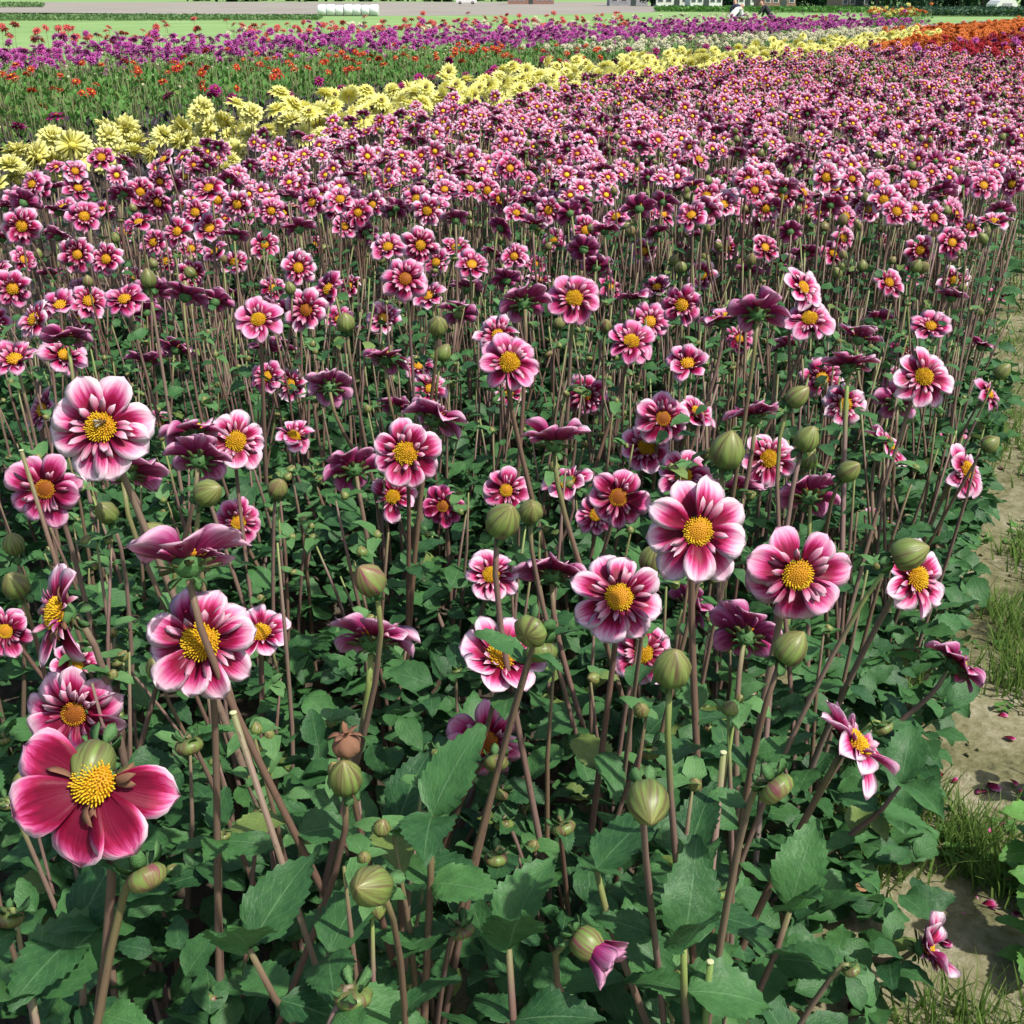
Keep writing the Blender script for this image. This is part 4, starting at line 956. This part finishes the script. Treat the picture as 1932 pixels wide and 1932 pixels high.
row('white_dahlia', 'cream-white dahlia behind the purple row along the meadow', 'cream-white dahlias along the meadow', M_WHI, 'ball', .085, .94, .09, 210,
    strip(lambda v: pe(v)-4.4, lambda v: pe(v)-2.4, 15, 42, .6), 210, 'g', M_GRNL, 900, .12, .7, M_WHI, .75, 0, None, 'foliage under the cream-white dahlias')
row('dark_red_dahlia', 'dark red dahlia in front of the bending people', 'dark red dahlias by the people', M_CRI, 'ball', .08, .84, .06, 120,
    strip(lambda v: pe(v)-3.4, lambda v: pe(v)-2.3, 33, 46), 120, 'd', M_DARKL, 700, .12, .7, M_CRI, .75, 0, None, 'dark foliage under the dark red dahlias')
ce = lambda v: -8.9+.1*(v-21.8)-.9
row('cream_dahlia', 'pale cream dahlia in the row beyond the green row', 'cream dahlia row', M_WHI, 'ball', .072, .70, .06, 620,
    strip(lambda v: ce(v)-1.3, lambda v: ce(v)+.5, 20, 37), 280, 'g', M_GRNL, 3000, .10, .62, M_WHI, .75, 0, 'far part of the pale cream dahlia row', 'green foliage of the cream dahlia row')
row('blush_dahlia', 'blush pink dahlia at the far end of the cream row', 'blush dahlias at the end of the cream row', M_BLU, 'ball', .08, .72, .05, 420,
    strip(lambda v: ce(v)-1.1, lambda v: ce(v)+1.0, 36, 50), 120, 'g', M_GRNL, 600, .1, .6, M_BLU, .75, 0, 'rest of the blush pink dahlias at the far end of the cream row', 'foliage under the blush dahlias')
row('amber_dahlia', 'amber yellow dahlia in the tall clump before the dark trees', 'amber dahlia clump', M_ORA, 'ball', .10, 1.05, .10, 60,
    strip(-13.5, -11.2, 50, 52), 60, 'g', M_GRNL, 700, .14, 1.0, M_FY, .75, 0, None, 'foliage of the amber dahlia clump')
row('lemon_dahlia', 'lemon yellow dahlia in the tall clump before the dark trees', 'lemon dahlia clump', M_YEL, 'ball', .11, 1.05, .10, 60,
    strip(-13.5, -11.8, 50, 52), 60, 'g', M_GRNL, 0, .14, 1.0, M_FY, .75)
row('vivid_orange_dahlia', 'vivid orange dahlia in the block beyond the end of the pink bed', 'orange dahlia block', M_ORA, 'ball', .085, .82, .06, 2300,
    strip(lambda v: -7.0 if v > 29.5 else -4.75, lambda v: -3.9-.045*(v-23), 21.0, 50, .9), 280, 'g', M_GRNL, 1500, .11, .6, M_ORA, .75, 0, 'rest of the vivid orange dahlia block', 'foliage of the orange dahlia block')
rg = strip(lambda v: -3.8-.045*(v-23) if v > 20.5 else -4.0, lambda v: -.4, 14.6, 48, .9)
def redreg():
    q = rg()
    return q if q and q[1] > 15.3+(-q[0])*1.05 else None
row('crimson_dahlia', 'deep crimson dahlia in the block that follows the pink bed', 'crimson dahlia block', M_CRI, 'ball', .085, .80, .08, 1500, redreg, 280, 'd', M_DARKL, 2200, .11, .6, M_CRI, .75, 0, 'rest of the deep crimson dahlia block', 'dark foliage of the crimson block')
row('scarlet_dahlia', 'scarlet dahlia scattered through the crimson block', 'scarlet dahlias in the crimson block', M_RED, 'ball', .08, .84, .07, 260, redreg, 160, 'd', M_DARKL, 0, .1, .6, M_RED, .75, 0, 'rest of the scarlet dahlias in the crimson block')
row('rose_dahlia', 'rose pink dahlia mixed into the crimson block', 'rose dahlias in the crimson block', M_PUR, 'ball', .075, .86, .07, 420, redreg, 160, 'd', M_DARKL, 0, .1, .6, M_MAG, .75, 0, 'rest of the rose pink dahlias in the crimson block')

# ------------------------------------------------------------------ people picking flowers
def cloth(name, c): return simple(name, c, tuple(x*.8 for x in c), 14, .8)
M_SKIN = cloth('skin', (.52, .30, .22)); M_HAIR = cloth('hair', (.07, .045, .03)); M_WSH = cloth('white_shirt', (.78, .80, .84)); M_NAVY = cloth('navy_jacket', (.025, .03, .055)); M_BLK = cloth('black_jacket', (.02, .021, .025)); M_JEAN = cloth('trousers', (.05, .06, .09)); M_PINKS = cloth('pink_scarf', (.55, .14, .13))
def person(loc, rz, J, edges, mats, pick, label):
    me = bpy.data.meshes.new('body'); names = list(J)
    me.from_pydata([J[k][0] for k in names], [(names.index(a), names.index(b)) for a, b in edges], [])
    o = bpy.data.objects.new('tmp', me); COL.objects.link(o)
    o.modifiers.new('s', 'SKIN'); su = o.modifiers.new('u', 'SUBSURF'); su.levels = 2; su.render_levels = 2
    for i, k in enumerate(names):
        sv = me.skin_vertices[0].data[i]; sv.radius = J[k][1]; sv.use_root = (k == 'pelvis')
    dg = bpy.context.evaluated_depsgraph_get(); m2 = bpy.data.meshes.new_from_object(o.evaluated_get(dg)); bpy.data.objects.remove(o)
    m2.materials.clear()
    for m in mats: m2.materials.append(m)
    for pl in m2.polygons:
        c = pl.center; k = min(names, key=lambda q: (Vector(J[q][0])-c).length); pl.material_index = pick(k, c); pl.use_smooth = True
    return add('person', m2, None, TR(loc) @ RZ(rz), label=label, cat='person')
def bodyJ(lean, bend, reach):
    """lean: forward bend of the torso (radians); reach: hand targets"""
    hip = Vector((0, 0, .86)); t = lambda d: hip+Vector((0, math.sin(lean)*d, math.cos(lean)*d))
    up = Vector((0, math.sin(lean), math.cos(lean))); hd = lean*.7+bend
    J = {'pelvis': (hip, (.16, .13)), 'waist': (t(.2), (.15, .12)), 'chest': (t(.42), (.18, .13)), 'neckb': (t(.54), (.08, .08)), 'neck': (t(.61), (.055, .06))}
    n0 = t(.61); hv = Vector((0, math.sin(hd), math.cos(hd))); J['head'] = (n0+hv*.11, (.085, .10)); J['crown'] = (n0+hv*.22, (.075, .085))
    E = [('pelvis', 'waist'), ('waist', 'chest'), ('chest', 'neckb'), ('neckb', 'neck'), ('neck', 'head'), ('head', 'crown')]
    for s, n in ((-1, 'l'), (1, 'r')):
        sh = t(.50)+Vector((s*.19, 0, 0)); hand = Vector(reach[n]); el = sh.lerp(hand, .52)+Vector((s*.05, -.03, -.02))
        J.update({'sh'+n: (sh, (.068, .068)), 'el'+n: (el, (.05, .05)), 'wr'+n: (sh.lerp(hand, .92), (.034, .034)), 'hand'+n: (hand, (.036, .026)), 'fin'+n: (hand+(hand-el).normalized()*.09, (.022, .014))})
        J.update({'hp'+n: (hip+Vector((s*.10, 0, -.07)), (.11, .11)), 'kn'+n: (Vector((s*.12, .06, .47)), (.07, .075)), 'an'+n: (Vector((s*.12, -.02, .08)), (.045, .05)), 'toe'+n: (Vector((s*.13, .15, .04)), (.045, .035))})
        E += [('neckb', 'sh'+n), ('sh'+n, 'el'+n), ('el'+n, 'wr'+n), ('wr'+n, 'hand'+n), ('hand'+n, 'fin'+n), ('pelvis', 'hp'+n), ('hp'+n, 'kn'+n), ('kn'+n, 'an'+n), ('an'+n, 'toe'+n)]
    return J, E
def picker(k, c):
    if k in ('head', 'neck'): return 0
    if k == 'crown': return 1
    if k[:2] in ('wr', 'ha', 'fi'): return 0
    if k[:2] in ('kn', 'an', 'to', 'hp') or k == 'pelvis': return 3
    return 2
g1 = at_h(1376, 44, .6); g1.z = 0
J, E = bodyJ(1.0, .2, {'l': (-.22, .52, .72), 'r': (.2, .55, .70)}); person(g1, -1.1, J, E, [M_SKIN, M_WSH, M_WSH, M_WSH], picker, 'person in white hooded top bending over the flowers')
g2 = at_h(1397, 44, .6); g2.z = 0; g2 += Vector((0, .4, 0))
J, E = bodyJ(.72, .2, {'l': (-.2, .45, .85), 'r': (.2, .45, .82)}); person(g2, .3, J, E, [M_SKIN, M_HAIR, M_NAVY, M_JEAN], picker, 'person in navy jacket right beside the one in white')
g3 = at_h(1456, 44, .6); g3.z = 0
J, E = bodyJ(.8, .2, {'l': (-.3, .62, .88), 'r': (.12, .5, .75)}); person(g3, 1.25, J, E, [M_SKIN, M_HAIR, M_BLK, M_BLK], picker, 'person in black jacket reaching an arm out to the flowers')

# ------------------------------------------------------------------ far fields: bales, van, houses, trees
M_WRAP = simple('bale_wrap', (.72, .74, .72), (.62, .64, .63), 3, .4); M_TAPE = simple('bale_end_film', (.66, .68, .67), None, 8, .4)
b0 = at_h(608, 30); 
for k in range(7):
    p = at_h(609+16.3*k, 30); sc = R(.92, 1.02)
    prof = [(.46, -.6), (.56, -.57), (.61, -.48), (.63, 0), (.61, .48), (.56, .57), (.46, .6)]
    o = add('wrapped_bale', mesh('wrapped_bale', xf(revolve(prof, 20, .012, 9), TR((0, 0, .6)) @ RY(pi/2) @ SC(.98, .98, .8)), [M_WRAP]), None, TR((p.x, p.y, -.02)) @ RZ(R(-.1, .1)) @ SC(sc*.82), label='white plastic wrapped bale in the row at the edge of the bare field', cat='bale', group='row of wrapped bales')
    add('end_film', mesh('end_film', xf(revolve([(.40, 0), (.38, .012), (.1, .014)], 18), TR((.485, 0, .6)) @ RY(pi/2) @ SC(.98, .98, .8)), [M_TAPE]), o)
def part(name, t, m, par, M=None): return add(name, mesh(name, t, [m], False), par, M)
M_GLASS = simple('window_glass', (.05, .06, .07), (.09, .10, .12), 1, .12, spec=.6); M_ROOFG = simple('roof_tile_grey', (.10, .10, .11), None, 3); M_ROOFB = simple('roof_tile_brown', (.20, .12, .09), None, 3)
M_WALLW = simple('white_plaster', (.74, .73, .70), (.66, .65, .62), 1); M_WALLG = simple('grey_cladding', (.36, .36, .37), None, 1); M_BRICK = simple('far_brick', (.30, .17, .13), (.24, .14, .11), 2); M_DOOR = simple('door_paint', (.06, .08, .07), None, 4); M_TYRE = simple('tyre', (.02, .02, .02))
def house(x0, x1, y, hw, hr, dep, wall, roof, label, nwin=4):
    p0, p1 = at_h(x0, y), at_h(x1, y); L = (p1-p0).length
    root = bpy.data.objects.new('house', None); COL.objects.link(root); root.location = (p0.x, p0.y, -.02); root['label'] = label; root['category'] = 'house'
    part('wall', box(0, L, 0, dep, 0, hw), wall, root)
    g_ = join([T([(0, 0, hw), (0, dep, hw), (0, dep/2, hw+hr)], [(0, 2, 1)], [(0, 0)]*3), T([(L, 0, hw), (L, dep, hw), (L, dep/2, hw+hr)], [(0, 1, 2)], [(0, 0)]*3)]); part('gable', g_, wall, root)
    a = .35; sl_ = []
    for s in (0, 1):
        y0 = -a if s == 0 else dep+a; z0 = hw-a*hr/(dep/2)+.04
        v = [(-a, y0, z0), (L+a, y0, z0), (L+a, dep/2, hw+hr+.04), (-a, dep/2, hw+hr+.04)]; v += [(q[0], q[1], q[2]+.14) for q in v]
        f = [(0, 1, 2), (0, 2, 3), (4, 6, 5), (4, 7, 6), (0, 4, 5), (0, 5, 1), (1, 5, 6), (1, 6, 2), (0, 3, 7), (0, 7, 4)]
        sl_.append(T(v, f, [(0, 0)]*8))
    rf = part('roof', join(sl_), roof, root); part('chimney', box(L*.3, L*.3+.6, dep/2-.3, dep/2+.3, hw+hr-.3, hw+hr+.8), M_BRICK, rf)
    for i in range(nwin):
        cx = L*(i+.5)/nwin; wd = min(1.3, L/nwin*.55)
        if i == nwin//2:
            d_ = part('door', box(cx-.5, cx+.5, -.06, -.003, .05, 2.1), M_DOOR, root); part('handle', box(cx+.3, cx+.4, -.1, -.06, 1, 1.06), M_WALLG, d_); continue
        for fl in range(2 if hw > 4 else 1):
            z0 = .85+fl*2.7
            f_ = part('window', box(cx-wd/2-.08, cx+wd/2+.08, -.05, -.003, z0-.08, z0+1.28), M_WALLW if wall is not M_WALLW else M_WALLG, root); part('pane', box(cx-wd/2, cx+wd/2, -.07, -.051, z0, z0+1.2), M_GLASS, f_)
house(1238, 1300, 12, 5.2, 2.6, 8, M_WALLW, M_ROOFG, 'white two-storey house with grey roof behind the meadow', 4)
house(1302, 1362, 13, 2.7, 2.2, 7, M_WALLW, M_ROOFG, 'long low white house next to the two-storey white one', 5)
house(1392, 1428, 12, 5, 2.5, 8, M_WALLW, M_ROOFB, 'white house with brown roof behind the people', 3)
house(1440, 1500, 15, 3, 2, 8, M_BRICK, M_ROOFB, 'low brick house with brown roof behind the black-clad person', 4)
house(1150, 1222, 11, 2.8, 2.4, 7, M_WALLG, M_ROOFG, 'grey house with grey roof left of the white houses', 4)
house(958, 1045, 8, 3, 2.4, 9, M_BRICK, M_ROOFG, 'brick barn beyond the bare field', 5)
house(1586, 1640, 21, 2.6, 1.8, 7, M_BRICK, M_ROOFB, 'small brick bungalow next to the dark round trees', 4)
p = at_h(1898, 25); root = bpy.data.objects.new('shed', None); COL.objects.link(root); root.location = (p.x, p.y, -.02); root['label'] = 'small white arched shed at the edge of the wood'; root['category'] = 'shed'
arch = [(-1.1, 0), (-1.1, .9), (-.8, 1.25), (-.4, 1.45), (0, 1.52), (.4, 1.45), (.8, 1.25), (1.1, .9), (1.1, 0)]
v = [(x, y, z) for y in (0, 3) for x, z in arch]; n9 = len(arch); f = []
for i in range(n9-1): f += [(i, i+1, n9+i+1), (i, n9+i+1, n9+i)]
for i in range(1, n9-1): f += [(0, i+1, i), (n9, n9+i, n9+i+1)]
part('shell', T(v, f, [(0, 0)]*len(v)), M_WALLW, root); part('door', box(-.5, .5, -.05, -.003, 0, 1.0), M_WALLG, root)
# van on the far road
p = at_h(880, 8); root = bpy.data.objects.new('van', None); COL.objects.link(root); root.location = (p.x, p.y, -.02); root['label'] = 'white van parked on the far side of the bare field'; root['category'] = 'van'
prof = [(-2.4, .4), (-2.45, 1.9), (-2.3, 2.1), (1.0, 2.1), (1.7, 1.3), (2.4, 1.1), (2.45, .4)]
v = [(x, y, z) for y in (-.9, .9) for x, z in prof]; n7 = len(prof); f = []
for i in range(n7): j = (i+1) % n7; f += [(i, j, n7+j), (i, n7+j, n7+i)]
for i in range(1, n7-1): f += [(0, i+1, i), (n7, n7+i, n7+i+1)]
part('body', T(v, f, [(0, 0)]*len(v)), M_WALLW, root); part('side_window', box(.5, 1.3, -.93, -.903, 1.35, 1.9), M_GLASS, root)
for x in (-1.5, 1.5):
    for y in (-.85, .85):
        wh = add('wheel', mesh('wheel', xf(revolve([(.2, -.12), (.34, -.1), (.34, .1), (.2, .12)], 14), RX(pi/2)), [M_TYRE]), root, TR((x, y, .34)))
        add('hub', mesh('hub', xf(revolve([(.16, -.13), (.16, .13)], 10), RX(pi/2)), [M_WALLG]), wh)
# trees
def tree_leafm(name, a, b): return leaf_mat(name, a, b, b, .2, .6)
M_TRD = tree_leafm('tree_leaf_dark', (.018, .055, .032), (.05, .115, .06)); M_TRM = tree_leafm('tree_leaf_mid', (.03, .08, .04), (.075, .15, .075)); M_BARK = simple('bark', (.10, .085, .07), None, 12, .9)  # slight blue of distance haze is put into the tree leaf colours
tl = leaf(3, 900, .42, .3, .4, 0, 3)
def crown(seed, n, flat_=1.0, blobs=16):
    r = random.Random(seed); B = []
    for k in range(blobs):
        a = r.uniform(0, 6.28); q = r.uniform(.1, .7); B.append((Vector((q*math.cos(a), q*math.sin(a), r.uniform(-.8, .75)*flat_)), r.uniform(.25, .48)))
    m = Mass()
    for k in range(n):
        c, s = r.choice(B); d = Vector((r.gauss(0, 1), r.gauss(0, 1), r.gauss(0, 1))).normalized()*s*r.uniform(.75, 1.05)
        m.add(tl, TR(c+d) @ RZ(r.uniform(0, 6.3)) @ RY(r.uniform(-1.2, 1.2)) @ SC(r.uniform(.12, .22)))
    return m.template()
CR = [mesh('crown', crown(i, 2600), [M_TRD if i % 2 == 0 else M_TRM]) for i in range(4)]
TRK = mesh('trunk', join([tube([Vector((0, 0, 0)), Vector((.02, 0, .3)), Vector((0, .02, .62)), Vector((.03, 0, .9))], [.05, .038, .028, .012], 8)]+[tube([Vector((0, 0, .35+.06*k)), Vector((.17*math.cos(k*2.4), .17*math.sin(k*2.4), .52+.06*k)), Vector((.3*math.cos(k*2.4), .3*math.sin(k*2.4), .62+.07*k))], [.02, .013, .006], 5) for k in range(5)]), [M_BARK])
def tree(x, y, hh, wd, c, label, group):
    p = at_h(x, y); root = bpy.data.objects.new('tree', None); COL.objects.link(root); root.location = (p.x, p.y, -.05); root['label'] = label; root['category'] = 'tree'; root['group'] = group
    add('trunk', TRK, root, RZ(R(0, 6)) @ SC(hh*.8, hh*.8, hh)); add('crown', CR[c], root, TR((0, 0, hh*.47)) @ RZ(R(0, 6)) @ SC(wd, wd, hh*.5))
for k, x in enumerate((1650, 1672, 1700, 1728, 1752, 1780, 1806, 1830, 1852)): tree(x, 21+R(-1, 1.5), R(5.5, 7.5), R(2.0, 2.6), k % 2, 'dense dark green round tree in the clump behind the meadow', 'clump of dark trees behind the meadow')
for k, x in enumerate((1880, 1905, 1930, 1958, 1985, 1865)): tree(x, 14+R(-1, 1), R(10, 13), R(4, 5), 0, 'tall dark tree of the wood behind the white shed', 'wood behind the white shed')
for k, x in enumerate((1230, 1312, 1366, 1380, 1432, 1505, 1530, 1556, 1572, 1545)): tree(x, 12+R(-1, 1.5), R(4, 7), R(1.8, 2.8), 2+k % 2, 'garden tree between the far houses', 'garden trees between the far houses')
for k in range(26): tree(360+26*k+R(-8, 8), 2.5+R(-1, 1), R(8, 12), R(5, 7), k % 4, 'far tree in the line beyond the bare field', 'tree line beyond the bare field')
# hedge and tall crop strips
def strip_mass(name, corners, hgt, n, mat, label, size):
    m = Mass(); (a, b, c, d) = [at_h(*q) for q in corners]
    for k in range(n):
        s, t = random.random(), random.random(); p = a.lerp(b, s).lerp(d.lerp(c, s), t); p.z = R(0, 1)*hgt
        m.add(tl, TR(p) @ RZ(R(0, 6.3)) @ RY(-R(.3, 1.4)) @ SC(size*R(.7, 1.3)))
    m.build(name, [mat], label=label, cat='plants', kind='stuff')
M_CROPL = leaf_mat('crop_leaf', (.11, .21, .07), (.17, .29, .10), (.2, .3, .1), .3)
strip_mass('tall_crop', ((-150, 40), (600, 38), (610, 33), (-150, 31)), .14, 20000, M_CROPL, 'strip of taller green crop along the meadow', .22)
strip_mass('field_hedge', ((-100, 15), (85, 14), (80, 11.5), (-100, 11.5)), 0.5, 4500, M_CROPL, 'short green hedge in the bare field', .4)
strip_mass('meadow_hedge', ((1235, 22), (1700, 26), (1700, 22), (1235, 20)), .35, 6000, M_GRNL, 'low hedge before the far houses', .4)
strip_mass('wood_hedge', ((1640, 30), (1990, 32), (1990, 27), (1640, 25)), .5, 9000, M_TRM, 'low dark hedge before the trees', .35)
